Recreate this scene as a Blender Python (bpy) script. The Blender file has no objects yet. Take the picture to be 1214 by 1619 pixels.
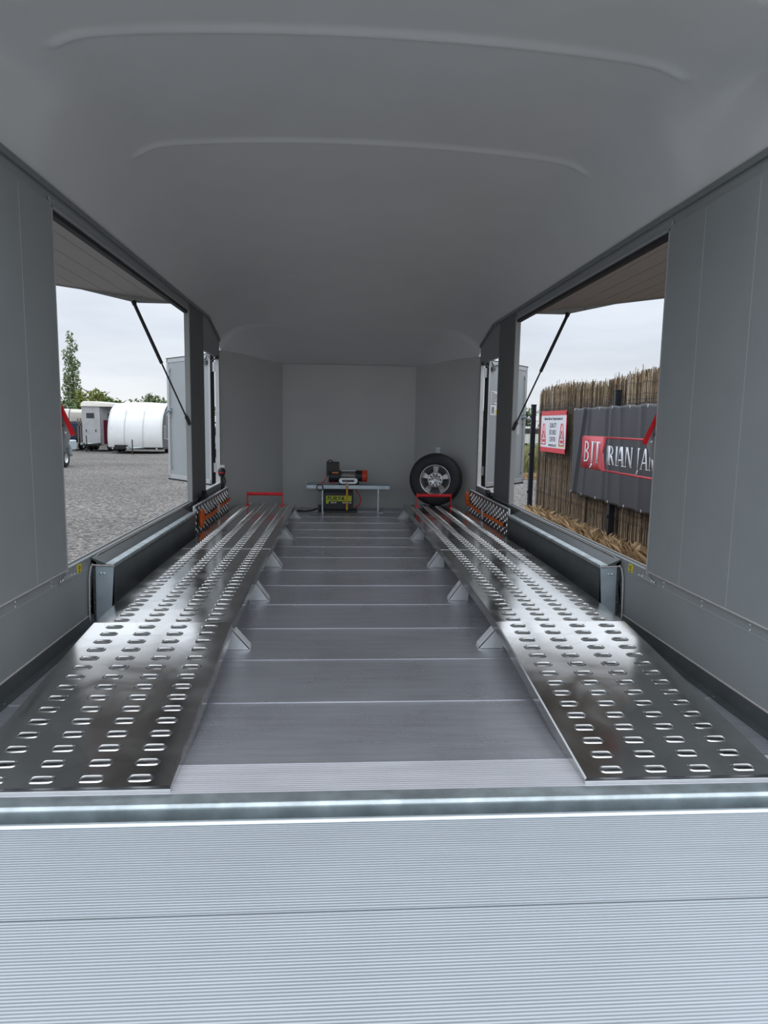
import bpy, bmesh, math, random
from mathutils import Vector, Matrix
import numpy as np

scene = bpy.context.scene
PI = math.pi
# ------------------------------------------------------------------ camera
F_PX, YAW, PITCH, ROLL = 1073.6, .06886, .12932, .01703
fwd = Vector((math.sin(YAW)*math.cos(PITCH), math.cos(YAW)*math.cos(PITCH), -math.sin(PITCH)))
rgt = Vector((math.cos(YAW), -math.sin(YAW), 0))
upv = rgt.cross(fwd)
r2 = rgt*math.cos(ROLL)+upv*math.sin(ROLL)
u2 = -rgt*math.sin(ROLL)+upv*math.cos(ROLL)
cam = bpy.data.cameras.new('camera')
camo = bpy.data.objects.new('camera', cam); scene.collection.objects.link(camo)
m = Matrix((r2, u2, -fwd)).transposed().to_4x4()
m.translation = Vector((-.103, 0, .80))
camo.matrix_world = m
cam.sensor_fit = 'VERTICAL'; cam.sensor_height = 36; cam.sensor_width = 36
cam.lens = F_PX/1619*36; cam.clip_start = .02; cam.clip_end = 400
scene.camera = camo
# ------------------------------------------------------------------ sky and exposure
scene.view_settings.view_transform = 'Standard'; scene.view_settings.look = 'None'
scene.view_settings.gamma = 1; scene.view_settings.exposure = 0.0
scene.view_settings.use_curve_mapping = False
world = bpy.data.worlds.new('overcast'); scene.world = world; world.use_nodes = True
wn = world.node_tree.nodes; wl = world.node_tree.links; wn.clear()
wo = wn.new('ShaderNodeOutputWorld'); bg = wn.new('ShaderNodeBackground'); wl.new(bg.outputs[0], wo.inputs[0])
tc = wn.new('ShaderNodeTexCoord'); sep = wn.new('ShaderNodeSeparateXYZ'); wl.new(tc.outputs['Generated'], sep.inputs[0])
grad = wn.new('ShaderNodeValToRGB'); wl.new(sep.outputs[2], grad.inputs[0])
e = grad.color_ramp.elements
e[0].position = 0.0; e[0].color = (.74, .76, .78, 1)
e[1].position = 1.0; e[1].color = (2.05, 2.15, 2.30, 1)
q = e.new(.12); q.color = (.68, .735, .81, 1)
q = e.new(.26); q.color = (.74, .80, .88, 1)
q = e.new(.50); q.color = (1.45, 1.54, 1.66, 1)
mp = wn.new('ShaderNodeMapping'); mp.inputs['Scale'].default_value = (1.2, 1.2, 7.0); wl.new(tc.outputs['Generated'], mp.inputs[0])
nz = wn.new('ShaderNodeTexNoise'); nz.inputs['Scale'].default_value = 2.3; nz.inputs['Detail'].default_value = 5; wl.new(mp.outputs[0], nz.inputs[0])
cr = wn.new('ShaderNodeValToRGB'); wl.new(nz.outputs[0], cr.inputs[0])
cr.color_ramp.elements[0].position = .32; cr.color_ramp.elements[0].color = (.86, .87, .89, 1)
cr.color_ramp.elements[1].position = .68; cr.color_ramp.elements[1].color = (1.10, 1.10, 1.09, 1)
mx = wn.new('ShaderNodeMix'); mx.data_type = 'RGBA'; mx.blend_type = 'MULTIPLY'; mx.inputs[0].default_value = 1
wl.new(grad.outputs[0], mx.inputs[6]); wl.new(cr.outputs[0], mx.inputs[7]); wl.new(mx.outputs[2], bg.inputs[0])
bg.inputs[1].default_value = 1.12

# ------------------------------------------------------------------ material helpers
MATS = {}
def mat(name, col, rough=.5, metal=0, noise=0, nscale=20, bump=0, bscale=60, stretch=None, spec=None, coat=0):
    if name in MATS: return MATS[name]
    M = bpy.data.materials.new(name); M.use_nodes = True; MATS[name] = M
    n, l = M.node_tree.nodes, M.node_tree.links; b = n['Principled BSDF']
    b.inputs['Base Color'].default_value = (*col, 1); b.inputs['Roughness'].default_value = rough; b.inputs['Metallic'].default_value = metal
    if spec is not None: b.inputs['Specular IOR Level'].default_value = spec
    if coat: b.inputs['Coat Weight'].default_value = coat
    t = n.new('ShaderNodeTexCoord'); vec = t.outputs['Object']
    if stretch:
        mpn = n.new('ShaderNodeMapping'); mpn.inputs['Scale'].default_value = stretch; l.new(vec, mpn.inputs[0]); vec = mpn.outputs[0]
    a = n.new('ShaderNodeTexNoise'); a.inputs['Scale'].default_value = nscale; a.inputs['Detail'].default_value = 6; l.new(vec, a.inputs[0])
    r = n.new('ShaderNodeValToRGB'); l.new(a.outputs[0], r.inputs[0])
    r.color_ramp.elements[0].position = .3; r.color_ramp.elements[1].position = .7
    lo = [max(0, c*(1-noise)) for c in col]; hi = [min(1, c*(1+noise)) for c in col]
    r.color_ramp.elements[0].color = (*lo, 1); r.color_ramp.elements[1].color = (*hi, 1)
    l.new(r.outputs[0], b.inputs['Base Color'])
    if bump:
        c = n.new('ShaderNodeTexNoise'); c.inputs['Scale'].default_value = bscale; c.inputs['Detail'].default_value = 4; l.new(vec, c.inputs[0])
        d = n.new('ShaderNodeBump'); d.inputs['Strength'].default_value = bump; d.inputs['Distance'].default_value = .01
        l.new(c.outputs[0], d.inputs['Height']); l.new(d.outputs[0], b.inputs['Normal'])
    return M

def ribbed(name, col, period, rough, metal, depth, seam0=None, seamstep=None, noise=.08, gdark=.75, aniso=0):
    """extruded plank aluminium: fine ribs running across the trailer (varying along object Y), joints every seamstep"""
    M = bpy.data.materials.new(name); M.use_nodes = True; MATS[name] = M
    n, l = M.node_tree.nodes, M.node_tree.links; b = n['Principled BSDF']
    b.inputs['Metallic'].default_value = metal
    t = n.new('ShaderNodeTexCoord'); s = n.new('ShaderNodeSeparateXYZ'); l.new(t.outputs['Object'], s.inputs[0])
    k = n.new('ShaderNodeMath'); k.operation = 'MULTIPLY'; k.inputs[1].default_value = 2*PI/period; l.new(s.outputs[1], k.inputs[0])
    sn = n.new('ShaderNodeMath'); sn.operation = 'SINE'; l.new(k.outputs[0], sn.inputs[0])
    h = n.new('ShaderNodeMapRange'); h.inputs[1].default_value = -1; h.inputs[2].default_value = 1; l.new(sn.outputs[0], h.inputs[0])
    bu = n.new('ShaderNodeBump'); bu.inputs['Distance'].default_value = depth; bu.inputs['Strength'].default_value = 1; l.new(h.outputs[0], bu.inputs['Height'])
    l.new(bu.outputs[0], b.inputs['Normal'])
    # per-plank tone + grain stretched along X
    mpn = n.new('ShaderNodeMapping'); mpn.inputs['Scale'].default_value = (1.2, 14, 1); l.new(t.outputs['Object'], mpn.inputs[0])
    a = n.new('ShaderNodeTexNoise'); a.inputs['Scale'].default_value = 3; a.inputs['Detail'].default_value = 6; l.new(mpn.outputs[0], a.inputs[0])
    st = n.new('ShaderNodeTexNoise'); st.inputs['Scale'].default_value = 2.5; st.inputs['Detail'].default_value = 5; l.new(t.outputs['Object'], st.inputs[0])
    ad = n.new('ShaderNodeMath'); ad.operation = 'ADD'; l.new(a.outputs[0], ad.inputs[0]); l.new(st.outputs[0], ad.inputs[1])
    r = n.new('ShaderNodeMapRange'); r.inputs[1].default_value = .7; r.inputs[2].default_value = 1.3; r.inputs[3].default_value = 1-noise; r.inputs[4].default_value = 1+noise; l.new(ad.outputs[0], r.inputs[0])
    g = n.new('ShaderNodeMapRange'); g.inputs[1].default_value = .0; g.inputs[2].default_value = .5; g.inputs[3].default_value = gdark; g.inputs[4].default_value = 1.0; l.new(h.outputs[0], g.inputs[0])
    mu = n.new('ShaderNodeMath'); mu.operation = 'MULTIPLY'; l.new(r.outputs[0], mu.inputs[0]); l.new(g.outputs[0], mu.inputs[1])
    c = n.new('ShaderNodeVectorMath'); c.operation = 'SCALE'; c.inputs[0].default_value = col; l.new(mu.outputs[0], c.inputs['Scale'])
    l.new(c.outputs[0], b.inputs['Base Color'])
    rr = n.new('ShaderNodeMapRange'); rr.inputs[3].default_value = rough-.05; rr.inputs[4].default_value = rough+.07; l.new(st.outputs[0], rr.inputs[0]); l.new(rr.outputs[0], b.inputs['Roughness'])
    return M

WALL = mat('grey_panel', (.25, .268, .272), .42, 0, .03, 8, .04, 300)
WALLD = mat('grey_trim', (.19, .21, .21), .4, .1, .04, 8)
POSTM = mat('dark_grey_post', (.13, .132, .132), .5, 0, .03, 8)
GRP = mat('roof_moulding', (.66, .67, .67), .36, 0, .025, 4, .05, 260)
BULK = mat('bulkhead_panel', (.52, .53, .52), .45, 0, .03, 3, .03, 200)
SEAL = mat('pale_sealant', (.40, .38, .37), .5, 0, .08, 30)
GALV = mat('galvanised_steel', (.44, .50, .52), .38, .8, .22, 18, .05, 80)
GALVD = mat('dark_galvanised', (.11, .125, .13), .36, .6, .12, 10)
GALVP = mat('pale_galvanised', (.48, .56, .61), .42, .6, .12, 14)
ALU = mat('aluminium', (.62, .63, .64), .33, .85, .06, 20)
ALUP = mat('pale_aluminium', (.70, .72, .73), .38, .5, .05, 20)
BLACK = mat('black_plastic', (.012, .013, .015), .4)
RUBBER = mat('rubber', (.014, .015, .017), .6, 0, .2, 60)
RED = mat('red_paint', (.62, .012, .02), .32)
ORANGE = mat('orange_webbing', (.70, .13, .02), .75, 0, .25, 90, .3, 300)
YELLOW = mat('yellow_label', (.75, .62, .02), .5)
WHITE = mat('white_gelcoat', (.70, .71, .70), .25, 0, .03, 3)
DOORM = mat('pale_grey_door', (.36, .39, .405), .4, 0, .03, 6)
FLAPM = mat('flap_lining', (.37, .345, .33), .5, 0, .04, 3)
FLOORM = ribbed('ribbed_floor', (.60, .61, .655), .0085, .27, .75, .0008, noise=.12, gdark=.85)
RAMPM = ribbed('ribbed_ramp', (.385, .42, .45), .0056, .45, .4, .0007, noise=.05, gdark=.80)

def brushed():
    M = bpy.data.materials.new('polished_sheet'); M.use_nodes = True; MATS['polished_sheet'] = M
    n, l = M.node_tree.nodes, M.node_tree.links; b = n['Principled BSDF']
    b.inputs['Metallic'].default_value = 1
    t = n.new('ShaderNodeTexCoord')
    a = n.new('ShaderNodeTexNoise'); a.inputs['Scale'].default_value = 5; a.inputs['Detail'].default_value = 8; a.inputs['Distortion'].default_value = 1.2; l.new(t.outputs['Object'], a.inputs[0])
    r = n.new('ShaderNodeMapRange'); r.inputs[1].default_value = .35; r.inputs[2].default_value = .7; r.inputs[3].default_value = .12; r.inputs[4].default_value = .24; l.new(a.outputs[0], r.inputs[0]); l.new(r.outputs[0], b.inputs['Roughness'])
    v = n.new('ShaderNodeTexVoronoi'); v.feature = 'DISTANCE_TO_EDGE'; v.inputs['Scale'].default_value = 6; l.new(t.outputs['Object'], v.inputs[0])
    s = n.new('ShaderNodeMapRange'); s.inputs[1].default_value = 0; s.inputs[2].default_value = .03; s.inputs[3].default_value = .93; s.inputs[4].default_value = 1; l.new(v.outputs[0], s.inputs[0])
    r3 = n.new('ShaderNodeMapRange'); r3.inputs[1].default_value = .3; r3.inputs[2].default_value = .7; r3.inputs[3].default_value = .88; r3.inputs[4].default_value = 1.05; l.new(a.outputs[0], r3.inputs[0])
    mu = n.new('ShaderNodeMath'); mu.operation = 'MULTIPLY'; l.new(s.outputs[0], mu.inputs[0]); l.new(r3.outputs[0], mu.inputs[1])
    c = n.new('ShaderNodeVectorMath'); c.operation = 'SCALE'; c.inputs[0].default_value = (.66, .66, .65); l.new(mu.outputs[0], c.inputs['Scale']); l.new(c.outputs[0], b.inputs['Base Color'])
    return M
SHEET = brushed()

# ------------------------------------------------------------------ mesh helpers
COL = scene.collection
class MB:
    def __init__(s): s.v = []; s.f = []; s.sm = []
    def add(s, vs, fs, smooth=False):
        o = len(s.v); s.v += [tuple(v) for v in vs]; s.f += [tuple(i+o for i in f) for f in fs]; s.sm += [smooth]*len(fs)
        return s
    def box(s, x0, x1, y0, y1, z0, z1, M=None):
        vs = [Vector((x, y, z)) for z in (z0, z1) for x, y in ((x0, y0), (x1, y0), (x1, y1), (x0, y1))]
        if M is not None: vs = [M @ v for v in vs]
        return s.add(vs, [(3, 2, 1, 0), (4, 5, 6, 7), (0, 1, 5, 4), (1, 2, 6, 5), (2, 3, 7, 6), (3, 0, 4, 7)])
    def tube(s, pts, r, n=10, cap=True, closed=False):
        pts = [Vector(p) for p in pts]; rs = r if isinstance(r, (list, tuple)) else [r]*len(pts)
        vs = []; k = len(pts); prev = None
        for i, p in enumerate(pts):
            d = (pts[(i+1) % k if closed else min(i+1, k-1)]-pts[(i-1) % k if closed else max(i-1, 0)]).normalized()
            if prev is None:
                a = Vector((0, 0, 1)) if abs(d.z) < .9 else Vector((1, 0, 0)); u = d.cross(a).normalized()
            else:
                u = (prev-d*prev.dot(d)); u = u.normalized() if u.length > 1e-6 else d.orthogonal().normalized()
            prev = u; w = d.cross(u)
            vs += [p+(u*math.cos(2*PI*j/n)+w*math.sin(2*PI*j/n))*rs[i] for j in range(n)]
        fs = []
        for i in range(k if closed else k-1):
            a, b = i*n, ((i+1) % k)*n
            fs += [(a+j, a+(j+1) % n, b+(j+1) % n, b+j) for j in range(n)]
        s.add(vs, fs, True)
        if cap and not closed: s.add(vs[:n], [tuple(range(n))[::-1]]); s.add(vs[-n:], [tuple(range(n))])
        return s
    def lathe(s, prof, M, n=32, smooth=True):
        """prof: (radius, height) along local Z"""
        vs = [M @ Vector((r*math.cos(2*PI*j/n), r*math.sin(2*PI*j/n), h)) for r, h in prof for j in range(n)]
        fs = [(i*n+j, i*n+(j+1) % n, (i+1)*n+(j+1) % n, (i+1)*n+j) for i in range(len(prof)-1) for j in range(n)]
        return s.add(vs, fs, smooth)
    def prism(s, poly, vec, M=None):
        k = len(poly); vec = Vector(vec); a = [Vector(p) for p in poly]; b = [p+vec for p in a]
        vs = a+b
        if M is not None: vs = [M @ v for v in vs]
        return s.add(vs, [tuple(range(k))[::-1], tuple(range(k, 2*k))]+[(i, (i+1) % k, (i+1) % k+k, i+k) for i in range(k)])
    def dome(s, p, nrm, r, h=None):
        h = h or r*.5; M = Matrix.Translation(Vector(p)) @ Vector(nrm).to_track_quat('Z', 'Y').to_matrix().to_4x4()
        return s.lathe([(r, 0), (r*.8, h*.7), (r*.35, h), (.0001, h)], M, 8)
    def build(s, name, m, parent=None, bevel=0, loc=None):
        me = bpy.data.meshes.new(name); me.from_pydata([tuple(v) for v in s.v], [], s.f); me.update()
        me.polygons.foreach_set('use_smooth', s.sm)
        bm = bmesh.new(); bm.from_mesh(me); bmesh.ops.recalc_face_normals(bm, faces=bm.faces); bm.to_mesh(me); bm.free()
        me.materials.append(m)
        o = bpy.data.objects.new(name, me); COL.objects.link(o)
        if parent: o.parent = parent
        if loc: o.location = loc
        if bevel:
            b = o.modifiers.new('bevel', 'BEVEL'); b.width = bevel; b.segments = 2; b.limit_method = 'ANGLE'; b.angle_limit = math.radians(40)
        return o
def tag(o, label=None, cat=None, group=None, kind=None):
    if label: o['label'] = label
    if cat: o['category'] = cat
    if group: o['group'] = group
    if kind: o['kind'] = kind
    return o
def empty(name, loc, label, cat, group=None, rz=0):
    o = bpy.data.objects.new(name, None); o.empty_display_size = .1; COL.objects.link(o); o.location = loc; o.rotation_euler = (0, 0, rz)
    return tag(o, label, cat, group)
def struct(o): o['kind'] = 'structure'; return o
def copy_tree(o, parent=None):
    c = o.copy(); COL.objects.link(c)
    if parent: c.parent = parent
    for ch in list(o.children): copy_tree(ch, c)
    return c
def interp(x, xs, ys):
    return float(np.interp(x, xs, ys))
GZ, GS = -.45, .011
def gz(y): return GZ-GS*y

# ================================================================== ROOM SHELL
HW = 1.055      # half width inside
WT = .024       # wall thickness
Y0, YC, YF = 1.30, 5.62, 6.43
JZ = 1.555      # roof joint
# floor
fl = MB(); seams = [1.528+.3553*i for i in range(14)]
ys = [1.395]+seams+[6.45]
for a, b in zip(ys[:-1], ys[1:]):
    hwf = HW if b < 5.6 else HW
    fl.box(-hwf, hwf, a+.0012, b-.0012, -.03, 0)
    fl.box(-hwf, hwf, b-.0012-.004, b-.0012, 0, .0016)
fl.box(-HW, HW, 1.39, 6.46, -.05, -.032)
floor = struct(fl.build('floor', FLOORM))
fp = MB(); fp.box(-HW, HW, 1.397, 1.524, -.028, .0006)  # paler strip laid on the floor: sky reflection put into its colour
struct(fp.build('floor_sky_sheen', ribbed('painted_sky_sheen', (.62, .62, .66), .0085, .38, .35, .0008, noise=.12, gdark=.8)))
# rear galvanised sill, rolled edge, recess and lip of the ramp
s = MB()
s.prism([(-1.09, 1.396, .004), (-1.09, 1.355, .004), (-1.09, 1.348, -.002), (-1.09, 1.346, -.05), (-1.09, 1.396, -.05)], (2.18, 0, 0))
struct(s.build('trim_1', GALV, bevel=.003))
s = MB(); s.box(-1.09, 1.09, 1.300, 1.346, -.075, -.030)
struct(s.build('trim_2', GALVD))

def wall(sg, name):
    m = MB()
    def bx(y0, y1, z0, z1, t0=0, t1=WT):
        xs = sorted((sg*(HW+t0), sg*(HW+t1))); m.box(xs[0], xs[1], y0, y1, z0, z1)
    m.prism([(sg*HW, y, z) for y, z in ((1.38, -.02), (2.42, -.02), (2.42, JZ), (1.64, JZ))], (sg*WT, 0, 0))      # rear panel, its unseen edge raked forward to let sky light in
    bx(2.42, 4.50, -.02, .272)
    bx(4.96, YC, -.02, .30)
    bx(2.42, 4.50, 1.495, JZ)
    def pr(poly):
        m.prism([(sg*HW, y, z) for y, z in poly], (sg*WT, 0, 0))
    pr([(4.96, 1.295), (5.56, 1.295), (YC, 1.295), (YC, 1.448), (5.17, JZ), (4.96, JZ)])
    bx(5.575, YC, .30, 1.295)
    w = struct(m.build(name, WALL))
    p = MB(); xs = sorted((sg*(HW-.002), sg*(HW+WT)))
    p.box(xs[0], xs[1], 4.50, 4.96, -.02, JZ)
    p.build('post_panel', POSTM, w)
    # pale sealant beads
    b = MB()
    b.tube([(sg*(HW-.001), y, .048) for y in (1.42, 2.62)], .0035, 6)
    b.tube([(sg*(HW-.007), y, .271) for y in (1.46, 2.40)], .0035, 6)
    b.tube([(sg*(HW-.004), 2.415, z) for z in (.26, 1.48)]+[(sg*(HW-.004), 2.395, 1.515)], .003, 6)
    b.tube([(sg*(HW-.003), 4.51, .272), (sg*(HW-.003), 5.60, .272)], .002, 6)
    b.build('sealant_bead', SEAL, w)
    # dark thin joints
    d = MB()
    for z, ya, yb in ((.236, 1.45, 2.62), (1.518, 2.44, 4.48)):
        d.box(*sorted((sg*(HW-.0012), sg*HW)), ya, yb, z, z+.0018)
    for yj in (2.172, 1.89):
        d.box(*sorted((sg*(HW-.0075), sg*(HW-.007))), yj-.0012, yj+.0012, .275, 1.49)
    d.build('panel_joint', SEAL if 0 else mat('joint_grey', (.36, .38, .38), .5), w)
    # upper rear panel skin and its top cover strip
    k = MB(); k.prism([(sg*(HW-.007), y, z) for y, z in ((1.44, .272), (2.408, .272), (2.408, 1.50), (1.64, 1.50))], (sg*.007, 0, 0))
    k.build('upper_panel', WALL, w)
    k = MB(); k.box(*sorted((sg*(HW-.010), sg*HW)), 1.65, 5.16, 1.535, 1.556)
    k.prism([(sg*(HW-.010), 5.16, 1.535), (sg*(HW-.010), 5.16, 1.556), (sg*(HW-.010), YC, 1.45), (sg*(HW-.010), YC, 1.428)], (sg*.01, 0, 0))
    for i in range(12): k.dome((sg*(HW-.010), 1.75+.31*i, 1.546), (-sg, 0, 0), .004)
    k.build('cover_strip', WALLD, w)
    # rivets along the lower bands
    k = MB()
    for i in range(6):
        k.dome((sg*HW, 1.5+.22*i, .024), (-sg, 0, 0), .005); 
    for i in range(4):
        k.dome((sg*(HW-.001), 1.52+.255*i, .258), (-sg, 0, 0), .004); k.dome((sg*(HW-.001), 1.52+.255*i, .243), (-sg, 0, 0), .004)
    for i in range(9): k.dome((sg*HW, 2.66+.22*i, .262), (-sg, 0, 0), .003)
    k.build('rivets', ALU, w)
    # safety sticker below window
    return w
wl_ = wall(-1, 'wall_left'); wr_ = wall(1, 'wall_right')
# skirting channels
for sg, nm in ((-1, 'baseboard_left'), (1, 'baseboard_right')):
    m = MB()
    m.prism([(sg*HW, 1.40, 0), (sg*1.018, 1.40, 0), (sg*1.018, 1.40, .004), (sg*(HW-.014), 1.40, .008), (sg*(HW-.006), 1.40, .046), (sg*HW, 1.40, .046)], (0, 4.2, 0))
    for i in range(5): m.dome((sg*1.028, 1.6+.28*i, .005), (0, 0, 1), .005); m.dome((sg*(HW-.008), 1.5+.24*i, .028), (-sg, 0, 0), .005)
    struct(m.build(nm, GALVD))

def window(sg, name):
    m = MB(); xa, xb = HW-.004, HW+WT+.004
    def bx(y0, y1, z0, z1, a=xa, b=xb): m.box(*sorted((sg*a, sg*b)), y0, y1, z0, z1)
    bx(2.40, 2.425, .255, 1.50); bx(4.492, 4.512, .262, 1.505)
    bx(2.40, 4.51, 1.488, 1.497)
    bx(2.425, 4.492, .268, .277, HW+WT-.004, xb)
    w = struct(m.build(name, mat('frame_grey', (.40, .41, .41), .4, .35), bevel=.001))
    d = MB(); d.box(*sorted((sg*(HW+.004), sg*(HW+WT+.004))), 2.425, 4.492, 1.472, 1.488)
    d.build('rubber_seal', RUBBER, w)
    g = MB()
    g.prism([(sg*(HW-.006), 2.385, .255), (sg*(HW-.006), 2.44, .255), (sg*(HW-.006), 2.50, .235), (sg*(HW-.006), 2.33, .235)], (sg*.005, 0, 0))
    for yy in (2.35, 2.37, 2.45, 2.475): g.dome((sg*(HW-.006), yy, .243), (-sg, 0, 0), .006)
    g.build('corner_bracket', ALU, w)
    return w
window(-1, 'window_1'); window(1, 'window_2')
def doorway(sg, name):
    m = MB(); xa, xb = HW-.003, HW+WT+.003
    def bx(y0, y1, z0, z1): m.box(*sorted((sg*xa, sg*xb)), y0, y1, z0, z1)
    bx(5.562, 5.578, .30, 1.295); bx(4.955, 4.962, .30, 1.295); bx(4.955, 5.578, .296, .303)
    return struct(m.build(name, ALUP))
doorway(-1, 'trim_3'); doorway(1, 'trim_4')

# bulkhead (three facets)
b = MB(); t = .03
inn = [(-HW, YC), (-.62, YF), (.62, YF), (HW, YC)]
out = [(-HW-.03, YC+.02), (-.635, YF+.03), (.635, YF+.03), (HW+.03, YC+.02)]
for i in range(3):
    z1 = 1.36
    vs = []
    for (x, y), (X, Y) in ((inn[i], out[i]), (inn[i+1], out[i+1])):
        vs += [(x, y, -.03), (X, Y, -.03), (x, y, z1), (X, Y, z1)]
    b.add(vs, [(0, 2, 6, 4), (1, 5, 7, 3), (2, 3, 7, 6), (0, 4, 5, 1), (0, 1, 3, 2), (4, 6, 7, 5)])
struct(b.build('wall_front', BULK, bevel=0))
j = MB()
for x in (-.62, .62): j.tube([(x, YF-.002, 0), (x, YF-.002, 1.32)], .003, 6)
struct(j.build('trim_5', BULK))

# ceiling: lofted moulding
def ceil_z(y):   # centre height
    return interp(y, [1.2, 2.0, 2.85, 3.5, 4.2, 4.8, 5.4, 5.9, 6.2, 6.43], [1.86, 1.88, 1.90, 1.885, 1.83, 1.755, 1.64, 1.515, 1.42, 1.335])
def joint_z(y): return interp(y, [1.2, 5.17, YC, YF], [1.556, 1.556, 1.449, 1.335])
def half(y):
    return HW if y <= YC else interp(y, [YC, YF], [HW, .62])
def section(y):
    hw = half(y)+(.012 if y > YC+.01 else 0); jz = joint_z(y) if y <= YC else interp(y, [YC, YC+.03, YF], [1.449, 1.352, 1.328])
    cz = max(ceil_z(y), jz+.002)
    H = cz-jz
    # rear of the roof is squarer (boxy side + chamfer), from y<2.3
    k = min(1, max(0, (2.28-y)/.34))
    # outline points (x fraction of hw, z fraction of H) from joint to centre
    A = [(1.0, 0), (.985, .10), (.955, .30), (.91, .53), (.855, .72), (.79, .85), (.70, .905), (.5, .955), (.25, .99), (0, 1)]
    B = [(1.0, 0), (.999, .30), (.993, .60), (.972, .70), (.855, .77), (.79, .85), (.70, .905), (.5, .955), (.25, .99), (0, 1)]
    P = [(a[0]*(1-k)+c[0]*k, a[1]*(1-k)+c[1]*k) for a, c in zip(A, B)]
    # resample piecewise with catmull
    pts = []
    for i in range(len(P)-1):
        p0 = P[max(i-1, 0)]; p1 = P[i]; p2 = P[i+1]; p3 = P[i+2] if i+2 < len(P) else (-P[i][0], P[i][1])
        n = 4
        for q_ in range(n):
            u = q_/n
            f = lambda a, b_, c, d: .5*((2*b_)+(-a+c)*u+(2*a-5*b_+4*c-d)*u*u+(-a+3*b_-3*c+d)*u**3)
            pts.append((f(p0[0], p1[0], p2[0], p3[0]), f(p0[1], p1[1], p2[1], p3[1])))
    pts.append(P[-1])
    L = [(-x*hw, jz+z*H) for x, z in pts]
    return L+[(x*hw, jz+z*H) for x, z in pts[:-1][::-1]]
ys = [round(1.66+.04*i, 3) for i in range(116)]  # roof starts further forward, out of view, shaped to let sky light in
ys = [y for y in ys if min(abs(y-2.05), abs(y-2.84)) > .065]
for yr in (2.05, 2.84): ys += [round(yr-.06+.005*i, 4) for i in range(25)]
ys = sorted(set(ys+[5.60, 5.62, 5.64, 5.66, 5.70]+[YF-.045, YF-.02, YF]))
ys = [y for k_, y in enumerate(ys) if k_ == 0 or y-ys[k_-1] > .002]
ys = [y for y in ys if y <= YF]
V = []; N = None
for y in ys:
    sec = section(y); N = len(sec)
    for x, z in sec:
        # pressed transverse ribs (raised lines with drooping ends)
        dz = 0
        for yr in (2.05, 2.84):
            ax = abs(x); w = .019
            yy = yr
            g = math.exp(-((y-yy)/w)**2)*max(0, min(1, (.905-ax)/.03))
            dz -= .013*g
            # shallow step beyond the rib
            dz += 0
        V.append((x, y, z+dz))
Fc = [(i*N+j, i*N+j+1, (i+1)*N+j+1, (i+1)*N+j) for i in range(len(ys)-1) for j in range(N-1)]
c = MB(); c.add(V, Fc, True)
ceil = struct(c.build('ceiling', GRP))
# make normals face down (inwards) then thicken outwards
so = ceil.modifiers.new('thickness', 'SOLIDIFY'); so.thickness = .022; so.offset = -1 if ceil.data.polygons[len(Fc)//2].normal.z < 0 else 1

# ================================================================== RAMP DOOR
rz0, rs = -.012, .21
t = MB(); L = 2.06; ang = math.atan(rs)
def rm(y0, y1, z0=-.035, z1=0): t.box(-1.08, 1.08, y0, y1, z0, z1)
edges = [-.02, -.225]+[-.225-.355*i for i in range(1, 6)]
for a, b_ in zip(edges[:-1], edges[1:]): rm(b_+.0009, a-.0009)
t.box(-1.07, 1.07, -2.0, -.02, -.035, -.006)
ramp = empty('ramp_door', (0, 1.325, -.012), 'wide pale ribbed aluminium ramp door lowered in front of the trailer opening', 'ramp')
ramp.rotation_euler = (ang, 0, 0)
t.build('ribbed_deck', RAMPM, ramp)
t = MB(); t.tube([(-1.085, -.012, -.004), (1.085, -.012, -.004)], .0085, 10); t.box(-1.085, 1.085, -.02, -.006, -.03, .001)
t.build('rounded_edge', mat('bright_edge', (.72, .80, .84), .3, .7, .08, 20), ramp)

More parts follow.
